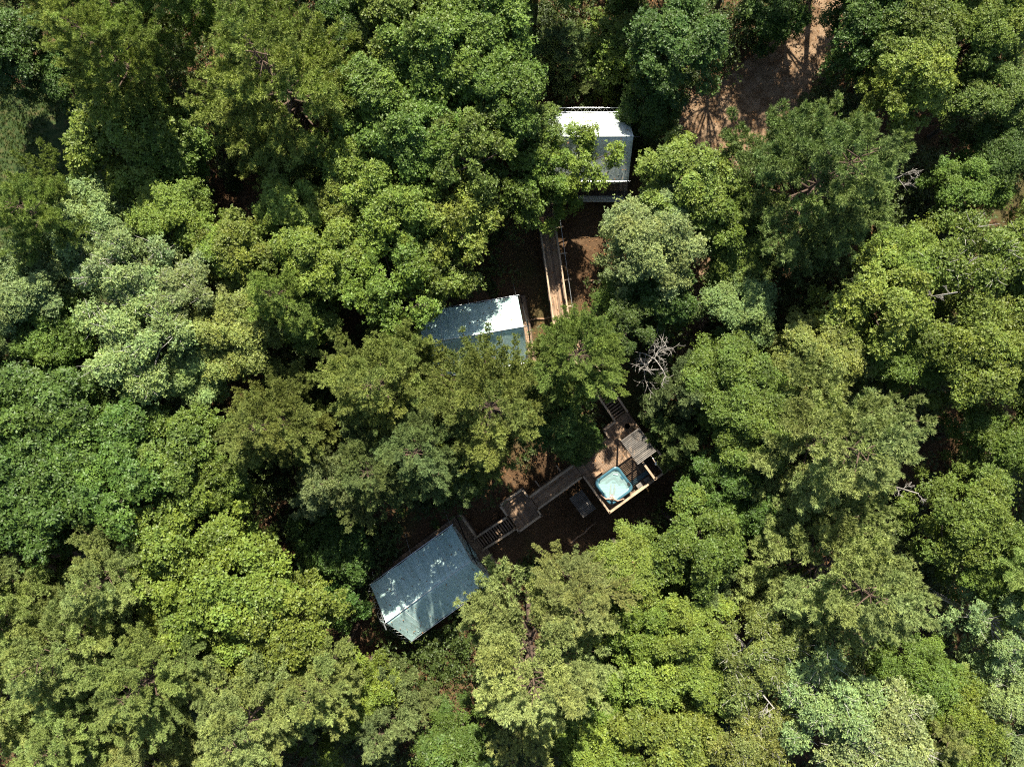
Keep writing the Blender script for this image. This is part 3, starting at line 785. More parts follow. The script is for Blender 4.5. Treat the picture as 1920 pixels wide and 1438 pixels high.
# ------------------------------------------------------------------ bare dead trees
def dead_tree(px, py, z, rpx, label, seed, n=9):
    g = np.random.default_rng(seed); x, y = at(px, py, z); k = (CAM_H - z) / F; R = rpx * k
    g0 = gz(x, y); root = empty('dead_tree', (x, y, g0)); tag(root, label, 'tree', 'bare dead trees')
    h = z - g0
    p = MB(); p.tube([(0, 0, -.1), (.06, .05, h * .4), (-.05, .02, h * .8), (0, 0, h)], [.15, .12, .06, .025], 8); p.build('trunk', M['dead'], root, True)
    m = MB()
    def grow(o, d, L, r, lv):
        P_ = [o]
        dd = d.copy()
        for _ in range(4):
            dd = unit(dd + g.normal(0, .22, 3)); P_.append(P_[-1] + dd * L / 4)
        m.tube(P_, np.linspace(r, max(.007, r * .4), 5), 5 if lv < 2 else 4)
        if lv < 3:
            for i in range(int(g.integers(3, 6))):
                q = g.uniform(.3, 1); b = P_[min(4, int(q * 4) + 0)]
                grow(b, unit(dd + g.normal(0, .75, 3) + np.array((0, 0, .1))), L * g.uniform(.42, .68), r * .55, lv + 1)
    for i in range(n):
        a = 6.28 * i / n + g.normal(0, .35)
        grow(np.array((0, 0, h * g.uniform(.72, 1.0))), unit(np.array((cos(a), sin(a), g.uniform(-.1, .5)))), R * g.uniform(.5, .9), .030 if rpx > 40 else .018, 1)
    m.build('branch', M['dead'], root, True)
dead_tree(1228, 672, 8.5, 66, 'large bare silver dead tree beside the needle covered gap above the stairs', 3, 10)
dead_tree(258, 735, 7.5, 34, 'small bare twiggy dead tree in shade below the pale grey green crowns', 5, 7)
dead_tree(1722, 925, 11.5, 26, 'small white dead top poking out below the bright spreading pine', 8, 5)
dead_tree(1795, 548, 13.0, 20, 'few white dead twigs poking out of the yellow green crowns', 9, 4)
dead_tree(1452, 1328, 14.0, 30, 'white forked dead limb among the sparse birches', 10, 5)
dead_tree(635, 262, 9.5, 45, 'tangle of grey dead twigs under the spreading pine at the top', 12, 8)
dead_tree(1690, 330, 9.0, 55, 'thin bare dead tree behind the round pine', 13, 6)

# ------------------------------------------------------------------ foliage generators
def unit(a): return a / (np.linalg.norm(a, axis=-1, keepdims=True) + 1e-9)

def rosettes(g, P, D, nl, L, W, tint, spread=.35, droop=0.0):
    n = len(P)
    ref = np.where(np.abs(D[:, 2:3]) < .9, [[0, 0, 1.0]], [[1.0, 0, 0]])
    e1 = unit(np.cross(D, ref)); e2 = np.cross(D, e1)
    a = (np.arange(nl)[None, :] / nl * 2 * pi + g.random((n, 1)) * 6.28 + g.normal(0, .35, (n, nl)))[..., None]
    ld = np.cos(a) * e1[:, None] + np.sin(a) * e2[:, None] + spread * D[:, None] + g.normal(0, .22, (n, nl, 3))
    ld[..., 2] -= droop
    ld = unit(ld)
    nn = D[:, None] + g.normal(0, .38, (n, nl, 3)); nn = unit(nn - ld * (nn * ld).sum(-1, keepdims=True))
    sd = np.cross(ld, nn)
    l = L * g.uniform(.7, 1.25, (n, nl, 1)); w = W * l / L
    p = P[:, None] + ld * l * .12
    V = np.stack([p, p + ld * l * .5 + sd * w * .5 - nn * w * .12, p + ld * l, p + ld * l * .55 - sd * w * .5 - nn * w * .12], 2).reshape(-1, 3)
    Fc = np.arange(len(V)).reshape(-1, 4)
    T = np.repeat(tint, nl, 0) + g.normal(0, .13, (n * nl, 3))
    return V, Fc, np.clip(T, 0, 1)

def tufts(g, P, D, nb, L, W, tint, up=.35):
    n = len(P)
    d = unit(D[:, None] * .95 + g.normal(0, .56, (n, nb, 3)) + np.array([0, 0, up]))
    sd = unit(np.cross(d, g.normal(0, 1, (n, nb, 3))))
    l = L * g.uniform(.7, 1.2, (n, nb, 1))
    p = np.broadcast_to(P[:, None], d.shape)
    V = np.stack([p - sd * W / 2, p + sd * W / 2, p + d * l], 2).reshape(-1, 3)
    Fc = np.arange(len(V)).reshape(-1, 3)
    T = np.repeat(tint, nb, 0) + g.normal(0, .10, (n * nb, 3))
    return V, Fc, np.clip(T, 0, 1)

def broad_proto(seed, R=3.4, lobes=9, per=9, twigs=60, nl=6, L=.17, W=.095, flat=.72, fine=False, droop=0., limb_r=.07, show=0.0, skirt=3.2):
    g = np.random.default_rng(seed)
    # lobe centres over a dome
    LC = []
    ph = g.random() * 6.28
    for i in range(lobes):
        a = ph + i * 2.399963 + g.normal(0, .25)
        q = math.sqrt((i + .5) / lobes)
        rr = R * (.80 * q) * g.uniform(.82, 1.14)
        zz = R * flat * (math.sqrt(max(0, 1 - (q * .92) ** 2)) - .32) + g.normal(0, .42)
        LC.append((rr * cos(a), rr * sin(a), zz))
    LC = np.array(LC)
    C, Wt = [], []
    for c in LC:
        k = max(4, int(per * g.uniform(.7, 1.35)))
        s = R * .265 * g.uniform(.8, 1.25)
        d = unit(g.normal(0, 1, (k, 3)) + np.array([0, 0, .35]))
        C.append(c + d * s * g.uniform(.45, 1.05, (k, 1)) * np.array([1, 1, .62]))
    nlow = int(lobes * skirt)                    # lower skirt and inner clumps
    a = g.random(nlow) * 6.28; q = g.uniform(.35, .95, nlow)
    C.append(np.stack([R * q * np.cos(a), R * q * np.sin(a), R * flat * (-1.15 + 1.0 * g.random(nlow))], 1))
    C = np.concatenate(C)
    rc = R * .15 * g.uniform(.6, 1.4, len(C))
    nt_ = np.maximum(8, (twigs * (rc / (R * .15)) ** 1.7).astype(int))
    idx = np.repeat(np.arange(len(C)), nt_)
    d = unit(g.normal(0, 1, (len(idx), 3)) + np.array([0, 0, .45]))
    rad_ = g.uniform(.45, 1.15, len(idx)) * np.where(g.random(len(idx)) < .22, g.uniform(1.1, 1.6, len(idx)), 1)
    P = C[idx] + d * (rc[idx] * rad_)[:, None] * np.array([1, 1, .78])
    D = unit(d * .75 + np.array([0, 0, .65]) + g.normal(0, .3, (len(idx), 3)))
    ct = np.clip(g.normal(.5, .19, (len(C), 3)), 0, 1)
    tint = ct[idx] + g.normal(0, .12, (len(idx), 3))
    crown = np_mesh('crown', *rosettes(g, P, D, nl, L, W, tint, droop=droop))
    crown.materials.append(M['leaf'])
    mb = MB()
    fork = np.array((0, 0, -R * flat * .95))
    for c in LC:                               # limbs from the fork to every lobe, then to its clumps
        mid = fork * .35 + c * .5 + np.array((c[0] * .12, c[1] * .12, -.2)) + g.normal(0, .12, 3)
        pts = [fork, fork * .68 + mid * .32 + g.normal(0, .06, 3), mid, mid * .45 + c * .55 + g.normal(0, .08, 3), c + np.array((0, 0, show * .3))]
        mb.tube(pts, np.array([1.25, 1.0, .75, .5, .2]) * limb_r, 6)
        near = np.argsort(np.linalg.norm(C - c, axis=1))[:9 if show else 7]
        for j in near:
            e = C[j] + np.array((0, 0, show * rc[j]))
            mb.tube([c * .45 + mid * .55, (c + e) / 2 * .8 + mid * .2 + g.normal(0, .09, 3), e + g.normal(0, .1, 3)], np.array([.42, .3, .1]) * limb_r, 5)
            if show:
                for _ in range(2):
                    e2 = e + g.normal(0, .35, 3) + np.array((0, 0, .15))
                    mb.tube([(c + e) / 2, e2 * .6 + c * .4 + g.normal(0, .06, 3), e2], np.array([.22, .16, .05]) * limb_r, 4)
    limbs = mb.mesh('branch', True); limbs.materials.append(M['bark'])
    return dict(crown=crown, branch=limbs, R=R, fork=fork[2], top=R * flat * .95)

def pine_proto(seed, R=5.0, H=12.0, levels=13, per=5.6, lean=0.0, fan=1.0, blunt=.75):
    g = np.random.default_rng(seed)
    P, D, T = [], [], []
    mb = MB()
    lobe = 1 + .16 * np.sin(np.arange(0, 6.3, .1) * 3 + g.random() * 6) + .10 * np.sin(np.arange(0, 6.3, .1) * 5 + g.random() * 6)
    for i in range(levels):
        t = (i + .35) / levels
        z0 = H * t ** .92
        prof = (1 - t) ** blunt * (.72 + .28 * min(1, t * 4)) * 1.12
        nb = int(round(per + g.normal(0, .6))) if t < .93 else 4
        a0 = g.random() * 6.28
        for k in range(nb):
            a = a0 + 2 * pi * k / nb + g.normal(0, .22)
            L = R * prof * g.uniform(.58, 1.22) * lobe[int((a % 6.28) * 10)]
            if L < .35: L = .35
            rise = (.05 + .42 * t) * L + g.normal(0, .12)
            s = np.linspace(0, 1, 9)
            side = g.normal(0, .12) * L
            out = np.stack([L * s, side * s * s, rise * s - .16 * L * (1 - t) * s * s + .13 * L * s ** 4], 1)
            ca, sa = cos(a), sin(a)
            B = np.stack([out[:, 0] * ca - out[:, 1] * sa, out[:, 0] * sa + out[:, 1] * ca, z0 + out[:, 2]], 1)
            mb.tube(B[::2], np.linspace(.018 + .011 * L, .006, 5), 5)
            bt = np.clip(g.normal(.5, .17, 3), 0, 1)
            plumes = [(B, .30)]
            td0 = unit(B[8] - B[0]); lat0 = unit(np.cross(td0, (0, 0, 1.0)))
            if L > 1.6:                        # side branches, each a plume of its own
                for m_ in range(2 if L < 3.0 else 4):
                    s0 = g.uniform(.30, .70); i0 = int(s0 * 8); sg = 1 if m_ % 2 else -1
                    l2 = L * (1 - s0) * g.uniform(.7, 1.0) + .15
                    dr = unit(td0 + lat0 * sg * g.uniform(.45, .75) + np.array((0, 0, g.normal(.12, .10))))
                    q = np.linspace(0, 1, 9)[:, None]
                    B2 = B[i0] + dr * l2 * q + np.array((0, 0, .12 * l2)) * q ** 2
                    mb.tube(B2[::2], np.linspace(.010 + .006 * l2, .005, 5), 4)
                    plumes.append((B2, .30))
            for Bp, s_lo in plumes:
                Lp = float(np.linalg.norm(Bp[8] - Bp[0]))
                n_tw = max(5, int(Lp * (1 - s_lo) / .070))
                ss = np.sort(g.uniform(s_lo, 1.0, n_tw))
                for j, s1 in enumerate(ss):
                    x = s1 * 8; i0 = min(int(x), 7); f = x - i0
                    p = Bp[i0] * (1 - f) + Bp[i0 + 1] * f
                    td = unit(Bp[i0 + 1] - Bp[i0])
                    sgn = 1 if j % 2 else -1
                    lat = unit(np.cross(td, (0, 0, 1.0))) * sgn
                    dr = unit(td * .75 + lat * g.uniform(.45, .95) + np.array((0, 0, g.normal(.16, .18))))
                    tl = fan * (.13 + .34 * (1 - s1) ** .7 * min(1, Lp / 2)) * g.uniform(.55, 1.2)
                    nt_ = max(2, int(tl / .14))
                    q = np.linspace(.25, 1, nt_)[:, None]
                    P.append(p + dr * tl * q + np.array((0, 0, .12 * tl)) * q ** 2); D.append(np.repeat(dr[None], nt_, 0)); T.append(np.repeat(bt[None], nt_, 0))
            P.append(B[-1:]); D.append(unit(B[-1:] - B[-3:-2])); T.append(bt[None])
    q = np.linspace(.9, 1.03, 5)[:, None]
    P.append(np.array((0, 0, H)) * q); D.append(np.tile((0, 0, 1.0), (5, 1))); T.append(np.full((5, 3), .6))
    P, D, T = np.concatenate(P), np.concatenate(D), np.concatenate(T)
    T = T + g.normal(0, .10, T.shape)
    P = P + g.normal(0, .05, P.shape)
    K = 2                                      # companion tufts make each plume a puffy cushion
    P2 = np.repeat(P, K, 0) + g.normal(0, .075, (len(P) * K, 3)) + np.array((0, 0, .06)); D2 = unit(np.repeat(D, K, 0) + np.array((0, 0, .5))); T2 = np.repeat(T, K, 0)
    P, D, T = np.concatenate([P, P2]), np.concatenate([D, D2]), np.concatenate([T, T2])
    crown = np_mesh('crown', *tufts(g, P, D, 12, .19, .036, T)); crown.materials.append(M['needle'])
    # the upper stem inside the crown
    mb.tube([(0, 0, -.2), (.03, .02, H * .35), (-.03, .03, H * .7), (0, 0, H)], [.15, .11, .06, .015], 7)
    br = mb.mesh('branch', True); br.materials.append(M['bark'])
    return dict(crown=crown, branch=br, R=R, H=H, n=len(P))

mbt = MB()
mbt.tube([(0, 0, -.02), (0, 0, .03), (.05, .03, .3), (-.04, .05, .65), (0, 0, 1.0)], [.26, .19, .165, .15, .135], 9)
TRUNK = mbt.mesh('trunk', True); TRUNK.materials.append(M['bark'])

PROTO = dict(
    pine=[pine_proto(11 + i, 5.0, h, lv, pr, blunt=b) for i, (h, lv, pr, b) in enumerate([(12.5, 13, 5.6, .66), (11.0, 11, 6.0, .52), (13.5, 14, 5.3, .74), (12, 12, 5.6, .60), (12, 12, 5.2, .56)])],
    small=[pine_proto(31 + i, 3.2, h, 12, 5.4, fan=.8, blunt=.8) for i, h in enumerate((9, 8))],
    oak=[broad_proto(51 + i, 3.4, lo, 10, 80, 6, .155, .088, fl) for i, (lo, fl) in enumerate([(11, .72), (13, .66), (10, .8), (14, .7), (12, .76)])],
    airy=[broad_proto(61 + i, 3.4, lo, 7, 46, 6, .16, .09, .62, skirt=.6) for i, lo in enumerate((8, 9, 10))],
    sparse=[broad_proto(66 + i, 3.4, lo, 6, 15, 6, .16, .09, .7, skirt=1.2) for i, lo in enumerate((9, 11))],
    fine=[broad_proto(71 + i, 3.4, lo, 11, 140, 5, .11, .064, .74) for i, lo in enumerate((11, 13, 10))],
    birch=[broad_proto(81 + i, 3.4, lo, 10, 95, 5, .12, .068, .70, limb_r=.06, show=.75) for i, lo in enumerate((10, 12, 9))],
    layer=[broad_proto(91 + i, 3.4, 14, 9, 70, 7, .165, .075, .60, droop=.30) for i in range(2)],
)
BARK = dict(pine=(.10, .066, .045), small=(.10, .066, .045), oak=(.12, .095, .072), airy=(.13, .10, .08), sparse=(.13, .10, .08), fine=(.12, .10, .08), birch=(.62, .60, .55), layer=(.14, .11, .085))
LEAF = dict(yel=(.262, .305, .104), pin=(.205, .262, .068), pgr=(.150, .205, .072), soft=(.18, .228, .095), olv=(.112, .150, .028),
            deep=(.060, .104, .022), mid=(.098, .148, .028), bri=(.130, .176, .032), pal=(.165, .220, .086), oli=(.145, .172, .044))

def tree(kind, px, py, r, top, col, label):
    pr = PROTO[kind][int(rng.integers(len(PROTO[kind])))]
    pine = kind in ('pine', 'small')
    top = top - (1.5 if pine else 2.0)
    zc = top - .35 * r * .033 if pine else top - .55 * r * .033
    k = (CAM_H - zc) / F
    x, y = (px - 960) * k, (719 - py) * k
    rw = r * k
    s = rw / pr['R']
    g0 = gz(x, y)
    name = {'pine': 'pine_tree', 'small': 'pine_tree', 'birch': 'birch_tree'}.get(kind, 'broadleaf_tree')
    root = empty(name, (x, y, g0), float(rng.random() * 6.28))
    tag(root, label, 'tree', 'pines of the forest' if pine else 'broadleaf trees of the forest')
    if pine:
        hz = min(pr['H'] * s * 1.05, (top - g0) * .86); sz = hz / pr['H']; base = top - g0 - hz; tt = base + .1
    else:
        sz = s * float(rng.uniform(.92, 1.12)); base = top - g0 - pr['top'] * sz; tt = base + pr['fork'] * sz
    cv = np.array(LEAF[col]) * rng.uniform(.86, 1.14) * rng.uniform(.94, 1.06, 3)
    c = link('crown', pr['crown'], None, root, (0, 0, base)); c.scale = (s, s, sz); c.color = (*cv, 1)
    b = link('branch', pr['branch'], None, root, (0, 0, base)); b.scale = (s, s, sz); b.color = (*BARK[kind], 1)
    t = link('trunk', TRUNK, None, root)
    t.scale = (s * 1.1, s * 1.1, max(.5, tt)); t.color = (*BARK[kind], 1)
    return root

TREES = [
 # ---- pines
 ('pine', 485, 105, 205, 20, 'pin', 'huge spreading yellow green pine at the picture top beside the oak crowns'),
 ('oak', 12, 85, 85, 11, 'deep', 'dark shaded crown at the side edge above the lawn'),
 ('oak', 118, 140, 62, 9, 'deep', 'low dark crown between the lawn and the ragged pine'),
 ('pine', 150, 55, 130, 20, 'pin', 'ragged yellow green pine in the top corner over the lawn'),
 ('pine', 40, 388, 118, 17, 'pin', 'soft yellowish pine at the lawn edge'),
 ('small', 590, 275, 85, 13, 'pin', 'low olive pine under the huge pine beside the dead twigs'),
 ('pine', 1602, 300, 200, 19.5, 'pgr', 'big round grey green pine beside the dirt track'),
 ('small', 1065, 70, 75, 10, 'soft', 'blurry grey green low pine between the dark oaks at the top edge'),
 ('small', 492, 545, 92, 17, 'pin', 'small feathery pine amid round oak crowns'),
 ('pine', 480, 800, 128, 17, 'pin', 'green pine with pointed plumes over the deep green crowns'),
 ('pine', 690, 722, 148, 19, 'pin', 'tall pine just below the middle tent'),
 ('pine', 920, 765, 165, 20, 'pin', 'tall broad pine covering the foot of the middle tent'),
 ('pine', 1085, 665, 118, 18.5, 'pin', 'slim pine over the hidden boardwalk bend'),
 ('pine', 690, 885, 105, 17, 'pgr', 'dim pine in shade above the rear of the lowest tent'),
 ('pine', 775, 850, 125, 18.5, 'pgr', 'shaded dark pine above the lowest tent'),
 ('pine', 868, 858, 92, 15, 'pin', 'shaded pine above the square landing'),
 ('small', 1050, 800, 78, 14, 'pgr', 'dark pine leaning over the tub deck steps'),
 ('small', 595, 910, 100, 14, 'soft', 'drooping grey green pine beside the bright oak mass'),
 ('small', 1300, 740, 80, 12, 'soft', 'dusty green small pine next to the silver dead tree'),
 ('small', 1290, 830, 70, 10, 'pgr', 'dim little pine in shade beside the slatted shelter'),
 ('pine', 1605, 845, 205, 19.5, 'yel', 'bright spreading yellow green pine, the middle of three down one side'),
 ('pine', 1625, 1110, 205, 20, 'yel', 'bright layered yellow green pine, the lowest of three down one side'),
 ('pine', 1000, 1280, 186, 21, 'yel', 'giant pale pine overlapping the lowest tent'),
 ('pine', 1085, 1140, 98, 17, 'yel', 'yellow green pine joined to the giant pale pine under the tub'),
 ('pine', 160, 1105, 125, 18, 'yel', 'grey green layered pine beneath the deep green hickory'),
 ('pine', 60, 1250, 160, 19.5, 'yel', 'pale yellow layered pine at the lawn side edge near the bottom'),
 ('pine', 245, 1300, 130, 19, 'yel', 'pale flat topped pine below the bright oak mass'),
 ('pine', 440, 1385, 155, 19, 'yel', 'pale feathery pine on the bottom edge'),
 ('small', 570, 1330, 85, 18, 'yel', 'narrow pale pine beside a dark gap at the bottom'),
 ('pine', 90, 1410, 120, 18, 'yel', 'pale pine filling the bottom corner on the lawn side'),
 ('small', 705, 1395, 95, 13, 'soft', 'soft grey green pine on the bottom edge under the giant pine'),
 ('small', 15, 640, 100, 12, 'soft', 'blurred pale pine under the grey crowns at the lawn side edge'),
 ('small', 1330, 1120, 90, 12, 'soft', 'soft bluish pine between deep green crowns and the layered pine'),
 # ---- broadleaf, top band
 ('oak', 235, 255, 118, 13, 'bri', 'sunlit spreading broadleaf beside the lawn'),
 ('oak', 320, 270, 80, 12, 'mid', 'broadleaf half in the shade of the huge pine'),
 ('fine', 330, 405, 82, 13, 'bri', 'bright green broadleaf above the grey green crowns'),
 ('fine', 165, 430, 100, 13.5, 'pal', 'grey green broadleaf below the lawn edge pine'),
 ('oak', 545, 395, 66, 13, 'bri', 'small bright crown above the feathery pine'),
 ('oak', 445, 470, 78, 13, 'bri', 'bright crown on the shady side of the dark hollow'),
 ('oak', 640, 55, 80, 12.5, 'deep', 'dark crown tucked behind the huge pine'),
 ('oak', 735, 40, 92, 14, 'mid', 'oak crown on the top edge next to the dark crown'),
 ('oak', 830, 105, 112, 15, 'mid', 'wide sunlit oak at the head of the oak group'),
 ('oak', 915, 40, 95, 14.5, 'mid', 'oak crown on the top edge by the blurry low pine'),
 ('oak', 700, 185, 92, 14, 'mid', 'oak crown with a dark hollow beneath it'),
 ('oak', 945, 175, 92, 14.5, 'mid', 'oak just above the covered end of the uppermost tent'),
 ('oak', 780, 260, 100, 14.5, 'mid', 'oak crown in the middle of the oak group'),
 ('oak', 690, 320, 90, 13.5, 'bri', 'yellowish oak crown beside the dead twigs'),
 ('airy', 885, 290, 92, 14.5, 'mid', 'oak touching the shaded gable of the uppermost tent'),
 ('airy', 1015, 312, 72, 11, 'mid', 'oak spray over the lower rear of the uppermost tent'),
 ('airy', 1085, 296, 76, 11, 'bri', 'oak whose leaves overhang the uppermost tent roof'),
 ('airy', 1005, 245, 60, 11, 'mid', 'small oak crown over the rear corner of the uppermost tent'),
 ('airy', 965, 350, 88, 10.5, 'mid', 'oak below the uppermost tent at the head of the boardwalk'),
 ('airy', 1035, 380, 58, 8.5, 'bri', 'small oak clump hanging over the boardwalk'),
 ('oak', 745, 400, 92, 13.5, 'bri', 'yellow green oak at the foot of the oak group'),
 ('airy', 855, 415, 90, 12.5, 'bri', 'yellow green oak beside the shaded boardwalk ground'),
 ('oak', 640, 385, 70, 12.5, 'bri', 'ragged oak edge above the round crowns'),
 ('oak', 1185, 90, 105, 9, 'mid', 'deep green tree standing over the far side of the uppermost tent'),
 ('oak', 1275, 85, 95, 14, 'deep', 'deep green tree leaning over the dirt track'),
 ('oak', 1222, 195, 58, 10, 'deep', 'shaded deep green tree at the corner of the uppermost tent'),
 ('oak', 1455, 28, 62, 8, 'deep', 'dim tree in shade above the sunny dirt track'),
 ('oak', 1285, 338, 94, 13, 'bri', 'bright round tree on the near bank of the dirt track'),
 ('oak', 1355, 400, 74, 12, 'mid', 'leafy tree between the round pine and the bright round tree'),
 ('fine', 1215, 460, 100, 14, 'pal', 'pale flowering tree below the bright round tree'),
 ('oak', 1250, 400, 60, 12, 'pal', 'small pale crown joined to the pale flowering tree'),
 ('oak', 1640, 45, 85, 13, 'deep', 'dark crown on the top edge behind the round pine'),
 ('oak', 1725, 65, 85, 14, 'mid', 'middling green crown at the top edge beyond the track'),
 ('oak', 1715, 155, 82, 15, 'bri', 'bright leafy crown touching the round pine'),
 ('fine', 1835, 60, 95, 14, 'mid', 'fine leaved tree on the top edge near the corner'),
 ('fine', 1870, 180, 82, 13, 'mid', 'fine leaved tree below the top corner'),
 ('fine', 1890, 290, 76, 12, 'deep', 'shaded fine leaved tree above the yellow green mass'),
 ('fine', 1830, 345, 72, 11.5, 'mid', 'fine leaved tree with bare twigs beyond the round pine'),
 ('fine', 1900, 20, 80, 14, 'bri', 'bright tree in the top corner beyond the track'),
 # ---- middle band
 ('fine', 55, 545, 95, 14, 'pal', 'pale grey green tree at the lawn side edge'),
 ('birch', 235, 500, 100, 14.5, 'pal', 'large pale grey green crown, the upper of two'),
 ('birch', 265, 625, 125, 15, 'pal', 'large pale grey green crown, the lower of two'),
 ('birch', 340, 540, 80, 14, 'pal', 'pale crown beside the feathery pine'),
 ('fine', 105, 620, 85, 12.5, 'mid', 'middling green tree beside the blurred pale pine'),
 ('fine', 365, 695, 70, 12, 'pal', 'yellowish pale tree over a brown shaded gap'),
 ('oak', 425, 475, 60, 13, 'bri', 'small bright crown against the pale crown'),
 ('fine', 445, 625, 95, 13, 'oli', 'olive tree shaded under the feathery pine'),
 ('oak', 595, 470, 88, 14, 'bri', 'bright tree between feathery pine and oak group'),
 ('oak', 570, 600, 62, 12, 'mid', 'small crown above the tall pine by the middle tent'),
 ('oak', 655, 500, 62, 12.5, 'bri', 'small bright crown beside a patch of bare earth'),
 ('airy', 735, 530, 98, 14, 'mid', 'broad tree shading the back of the middle tent'),
 ('airy', 815, 508, 84, 11.5, 'mid', 'tree overhanging the middle tent roof'),
 ('layer', 85, 800, 130, 15.5, 'deep', 'deep green hickory with drooping layers, the upper of two'),
 ('layer', 70, 920, 135, 15.5, 'deep', 'deep green hickory with drooping layers, the lower of two'),
 ('layer', 205, 870, 120, 15, 'deep', 'deep green drooping tree beside the pointed pine'),
 ('oak', 330, 860, 105, 14, 'mid', 'round glossy tree above the bright oak mass'),
 ('oak', 385, 915, 80, 13, 'mid', 'glossy crown joining the bright oak mass'),
 ('oak', 1235, 555, 78, 11.5, 'deep', 'dark shaded tree above the silver dead tree'),
 ('fine', 1165, 560, 50, 9.5, 'mid', 'low leafy tree by the boardwalk end'),
 ('oak', 1085, 830, 44, 6.5, 'deep', 'small glossy dark green tree crowding the tub deck'),
 ('airy', 1178, 612, 58, 12, 'deep', 'dim leafy tree between slim pine and silver dead tree'),
 ('fine', 1395, 580, 82, 11, 'pal', 'silvery low tree beside the dirt track strip'),
 ('fine', 1380, 480, 72, 10.5, 'mid', 'dim low tree in the shade of the round pine'),
 ('fine', 1375, 715, 95, 13, 'mid', 'leafy tree past the end of the dirt track'),
 ('fine', 1425, 800, 92, 13, 'mid', 'dark flecked tree above the bright spreading pine'),
 ('fine', 1535, 665, 92, 12.5, 'oli', 'olive tree with white twigs over the bright spreading pine'),
 ('oak', 1660, 570, 100, 14, 'bri', 'rounded yellow green tree beneath the round pine'),
 ('fine', 1700, 490, 75, 13, 'bri', 'small crown at the foot of the round pine'),
 ('birch', 1830, 500, 120, 14.5, 'olv', 'large yellow green mass, the upper of two at the picture edge'),
 ('fine', 1850, 660, 125, 14.5, 'olv', 'large yellow green mass, the lower of two at the picture edge'),
 ('fine', 1700, 665, 85, 12, 'mid', 'mid green tree between yellow green mass and olive tree'),
 ('fine', 1885, 830, 88, 12.5, 'mid', 'dark flecked tree beside the bright spreading pine tips'),
 ('oak', 1360, 905, 80, 11, 'deep', 'dark shaded tree under the bright spreading pine'),
 ('oak', 1420, 960, 70, 11, 'deep', 'shaded crown between the bright pine and the layered pine'),
 # ---- bottom band
 ('oak', 345, 1020, 120, 15, 'bri', 'bright oak mass, its upper crown'),
 ('oak', 425, 1125, 125, 15.5, 'bri', 'bright oak mass, its central crown'),
 ('oak', 520, 1175, 105, 15, 'bri', 'bright oak mass, its crown closest to the lowest tent'),
 ('oak', 340, 1180, 95, 14, 'bri', 'bright oak mass, its lower crown over brown earth'),
 ('oak', 470, 1270, 85, 14, 'bri', 'bright oak crown above the feathery bottom pine'),
 ('airy', 650, 1120, 62, 7, 'deep', 'dim leafy tree touching the rear of the lowest tent'),
 ('oak', 620, 1030, 80, 7.5, 'deep', 'dark shaded tree above the rear of the lowest tent'),
 ('oak', 665, 1300, 75, 11, 'bri', 'fresh green tree beneath the corner of the lowest tent'),
 ('fine', 860, 1405, 80, 9, 'deep', 'dark low tree under the giant pale pine'),
 ('fine', 1190, 1075, 82, 12.5, 'bri', 'bright leafy tree below the tub deck shade'),
 ('oak', 1315, 1020, 92, 14, 'mid', 'bluish deep green crown beside the tub deck shade'),
 ('oak', 1215, 1175, 80, 12.5, 'mid', 'green crown touching the giant pale pine'),
 ('oak', 1300, 1185, 78, 13.5, 'bri', 'vivid green crown in the tangle below the bluish crown'),
 ('oak', 1225, 1270, 95, 12.5, 'bri', 'olive green crown beside the hanging pine branches'),
 ('oak', 1330, 1275, 75, 13.5, 'bri', 'vivid green crown beside the sparse birches'),
 ('oak', 1240, 1375, 110, 13.5, 'bri', 'wide yellow green crown on the bottom edge'),
 ('oak', 1120, 1400, 85, 12, 'bri', 'yellow green crown on the bottom edge near the hanging pine'),
 ('birch', 1420, 1240, 100, 15, 'oli', 'sparse birch with white limbs below the layered pine'),
 ('birch', 1530, 1300, 115, 15.5, 'pal', 'sparse pale birch in the middle of the birch group'),
 ('birch', 1410, 1370, 95, 14, 'oli', 'sparse birch on the bottom edge with brown tinged leaves'),
 ('birch', 1640, 1385, 125, 15.5, 'pal', 'wide pale birch on the bottom edge'),
 ('fine', 1720, 1275, 92, 13, 'mid', 'leafy tree directly beneath the layered pine'),
 ('fine', 1800, 1350, 95, 13.5, 'bri', 'leafy tree near the bottom corner'),
 ('small', 1790, 1400, 88, 15, 'yel', 'small pale pine top on the bottom edge near the corner'),
 ('birch', 1890, 1180, 95, 14, 'pal', 'pale birch with silvery limbs at the picture edge'),
 ('fine', 1825, 970, 105, 14, 'mid', 'speckled tree beside the layered pine upper tips'),
 ('fine', 1870, 1070, 82, 13, 'mid', 'speckled tree above the pale birch'),
 ('birch', 1895, 1310, 85, 13.5, 'pal', 'pale birch in the corner above the bottom edge'),
 ('fine', 1900, 1420, 80, 13, 'pal', 'pale crown in the bottom corner'),
 ('fine', 1150, 1320, 70, 11, 'mid', 'low green crown behind the hanging pine branches'),
 # ---- trees just outside the frame that shade its edge
 ('pine', 60, -120, 150, 19, 'pin', 'pine beyond the top corner over the lawn'),
 ('pine', 280, -150, 150, 19, 'pin', 'pine just beyond the top edge above the huge pine'),
 ('oak', 560, -130, 120, 15, 'mid', 'oak just beyond the top edge above the dark crown'),
 ('oak', 800, -120, 120, 15, 'mid', 'oak just beyond the top edge above the oak group'),
 ('oak', 1010, -110, 110, 15, 'mid', 'oak beyond the top edge above the blurry pine'),
 ('oak', 1230, -140, 110, 15, 'deep', 'tree beyond the top edge above the deep green trees'),
 ('sparse', 1400, -90, 90, 14, 'mid', 'thin tree beyond the top edge casting dapples on the dirt track'),
 ('sparse', 1590, -270, 130, 16, 'deep', 'tree far beyond the top edge shading the upper track'),
 ('sparse', 1490, -235, 115, 15, 'deep', 'tree far beyond the top edge by the upper track'),
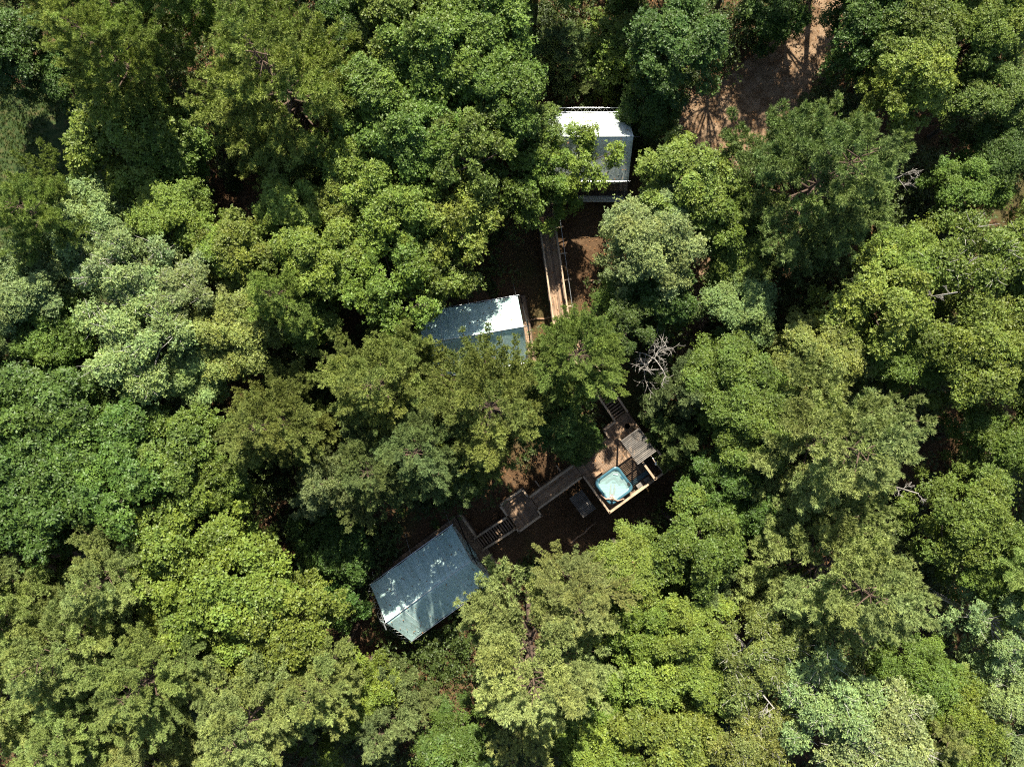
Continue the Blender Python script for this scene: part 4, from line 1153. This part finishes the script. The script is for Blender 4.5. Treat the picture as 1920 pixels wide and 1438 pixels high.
 ('sparse', 1640, -190, 120, 16, 'deep', 'thin tree beyond the top edge shading the upper track'),
 ('oak', 1690, -110, 120, 15, 'deep', 'tree beyond the top edge above the round pine'),
 ('oak', 1870, -120, 130, 15, 'mid', 'tree beyond the top corner on the far side'),
 ('oak', -110, 760, 110, 14, 'deep', 'tree beyond the lawn side edge above the hickories'),
 ('pine', -70, 1190, 130, 18, 'yel', 'pine beyond the lawn side edge near the grey green layered pine'),
 ('pine', -80, 1370, 130, 18, 'yel', 'pine beyond the bottom corner on the lawn side'),
 ('fine', -70, 560, 100, 13, 'pal', 'pale tree beyond the lawn side edge'),
 ('layer', -80, 910, 110, 14, 'deep', 'deep green tree beyond the lawn side edge by the hickories'),
 ('pine', 230, 1510, 130, 18, 'yel', 'pine beyond the bottom edge below the flat topped pine'),
 ('oak', 520, 1510, 110, 14, 'mid', 'tree beyond the bottom edge below the feathery pine'),
 ('oak', 860, 1520, 120, 14, 'deep', 'tree beyond the bottom edge below the giant pine'),
 ('oak', 1110, 1510, 110, 14, 'bri', 'yellow green tree beyond the bottom edge'),
 ('birch', 1400, 1500, 110, 14, 'oli', 'birch beyond the bottom edge'),
 ('fine', 1730, 1510, 110, 14, 'mid', 'leafy tree beyond the bottom edge below the wide pale birch'),
 ('pine', -130, 1080, 140, 18, 'yel', 'pine beyond the lawn side edge'),
 ('fine', 2030, 420, 120, 14, 'bri', 'tree beyond the picture edge by the yellow green mass'),
 ('fine', 2040, 760, 120, 14, 'mid', 'tree beyond the picture edge by the bright pine'),
 ('pine', 2050, 1110, 140, 18, 'yel', 'pine beyond the picture edge by the pale birch'),
]
for t_ in TREES: tree(*t_)

# ------------------------------------------------------------------ undergrowth and leaf litter
def clear_of_things(x, y):
    ok = track_d(x, y) > g.uniform(-.7, .4, x.shape)
    ok &= ~lawn_in(x, y)
    u = (x - O_DECK[0]) * CU + (y - O_DECK[1]) * SU; v = -(x - O_DECK[0]) * SU + (y - O_DECK[1]) * CU
    ok &= ~((u > -6.6) & (u < 6) & (v > -2.6) & (v < 5.3))
    ok &= ~((u > -17.6) & (u < -6) & (v > .3) & (v < 6.3))
    ok &= ~((np.abs(x - 3) < 3.2) & (y > 3) & (y < 19))
    ok &= ~((x > .3) & (x < 8.6) & (y > 11.5) & (y < 19.3))
    ok &= ~((x > -6.8) & (x < 2) & (y > .3) & (y < 6.6))
    return ok
g = np.random.default_rng(99)
n = 15000
cx, cyy = g.uniform(-40, 40, n), g.uniform(-31, 33, n)
k_ = clear_of_things(cx, cyy) & (np.sin(cx * .45 + 1) * np.cos(cyy * .5) + g.normal(0, .5, n) > -.1)
cx, cyy = cx[k_], cyy[k_]
per = 26
hh = .3 + 4.2 * g.random(len(cx)) ** 2; rr_ = .3 + .22 * hh
ix = np.repeat(np.arange(len(cx)), per)
d = unit(g.normal(0, 1, (len(ix), 3)) + np.array((0, 0, .5)))
P = np.stack([cx[ix] + d[:, 0] * rr_[ix], cyy[ix] + d[:, 1] * rr_[ix], ground_z(cx[ix], cyy[ix]) + hh[ix] * (.55 + .45 * d[:, 2])], 1)
D = unit(d * .5 + np.array((0, 0, .9)))
tt = g.normal(.5, .14, (len(cx), 3))[ix]
ug = link('undergrowth', np_mesh('undergrowth', *rosettes(g, P, D, 5, .17, .09, tt)), M['leaf']); ug.color = (.050, .074, .018, 1)
tag(ug, 'low green shrubs and ferns under the trees', None, None, 'stuff')
n = 42000
x, y = g.uniform(-34, 34, n), g.uniform(-27, 30, n)
k_ = ~lawn_in(x, y) & ~((track_d(x, y) < -.5) & (g.random(n) < .3))
x, y = x[k_], y[k_]
P = np.concatenate([np.stack([x, y, ground_z(x, y) + .03], 1), np.array(LIT)])
D = unit(np.array((0, 0, 1.0)) + g.normal(0, .25, (len(P), 3)))
lt = link('leaf_litter', np_mesh('leaf_litter', *rosettes(g, P, D, 1, .13, .07, g.normal(.5, .25, (len(P), 3)), spread=.1)), M['litter']); lt.color = (.24, .135, .065, 1)
tag(lt, 'brown fallen leaves on the forest floor', None, None, 'stuff')

n = 26000
x, y = g.uniform(-46, -26, n), g.uniform(2, 22, n)
k_ = lawn_in(x, y) & (np.sin(x * 1.1) * np.sin(y * .9 + 1) + g.normal(0, .4, n) > -.25)
x, y = x[k_], y[k_]
P = np.stack([x, y, ground_z(x, y) + .01], 1)
gr = link('grass', np_mesh('grass', *tufts(g, P, np.tile((0, 0, 1.0), (len(x), 1)), 6, .16, .035, g.normal(.5, .2, (len(x), 3)))), M['needle']); gr.color = (.075, .105, .024, 1)
tag(gr, 'short tufted grass growing on the lawn clearing', None, None, 'stuff')
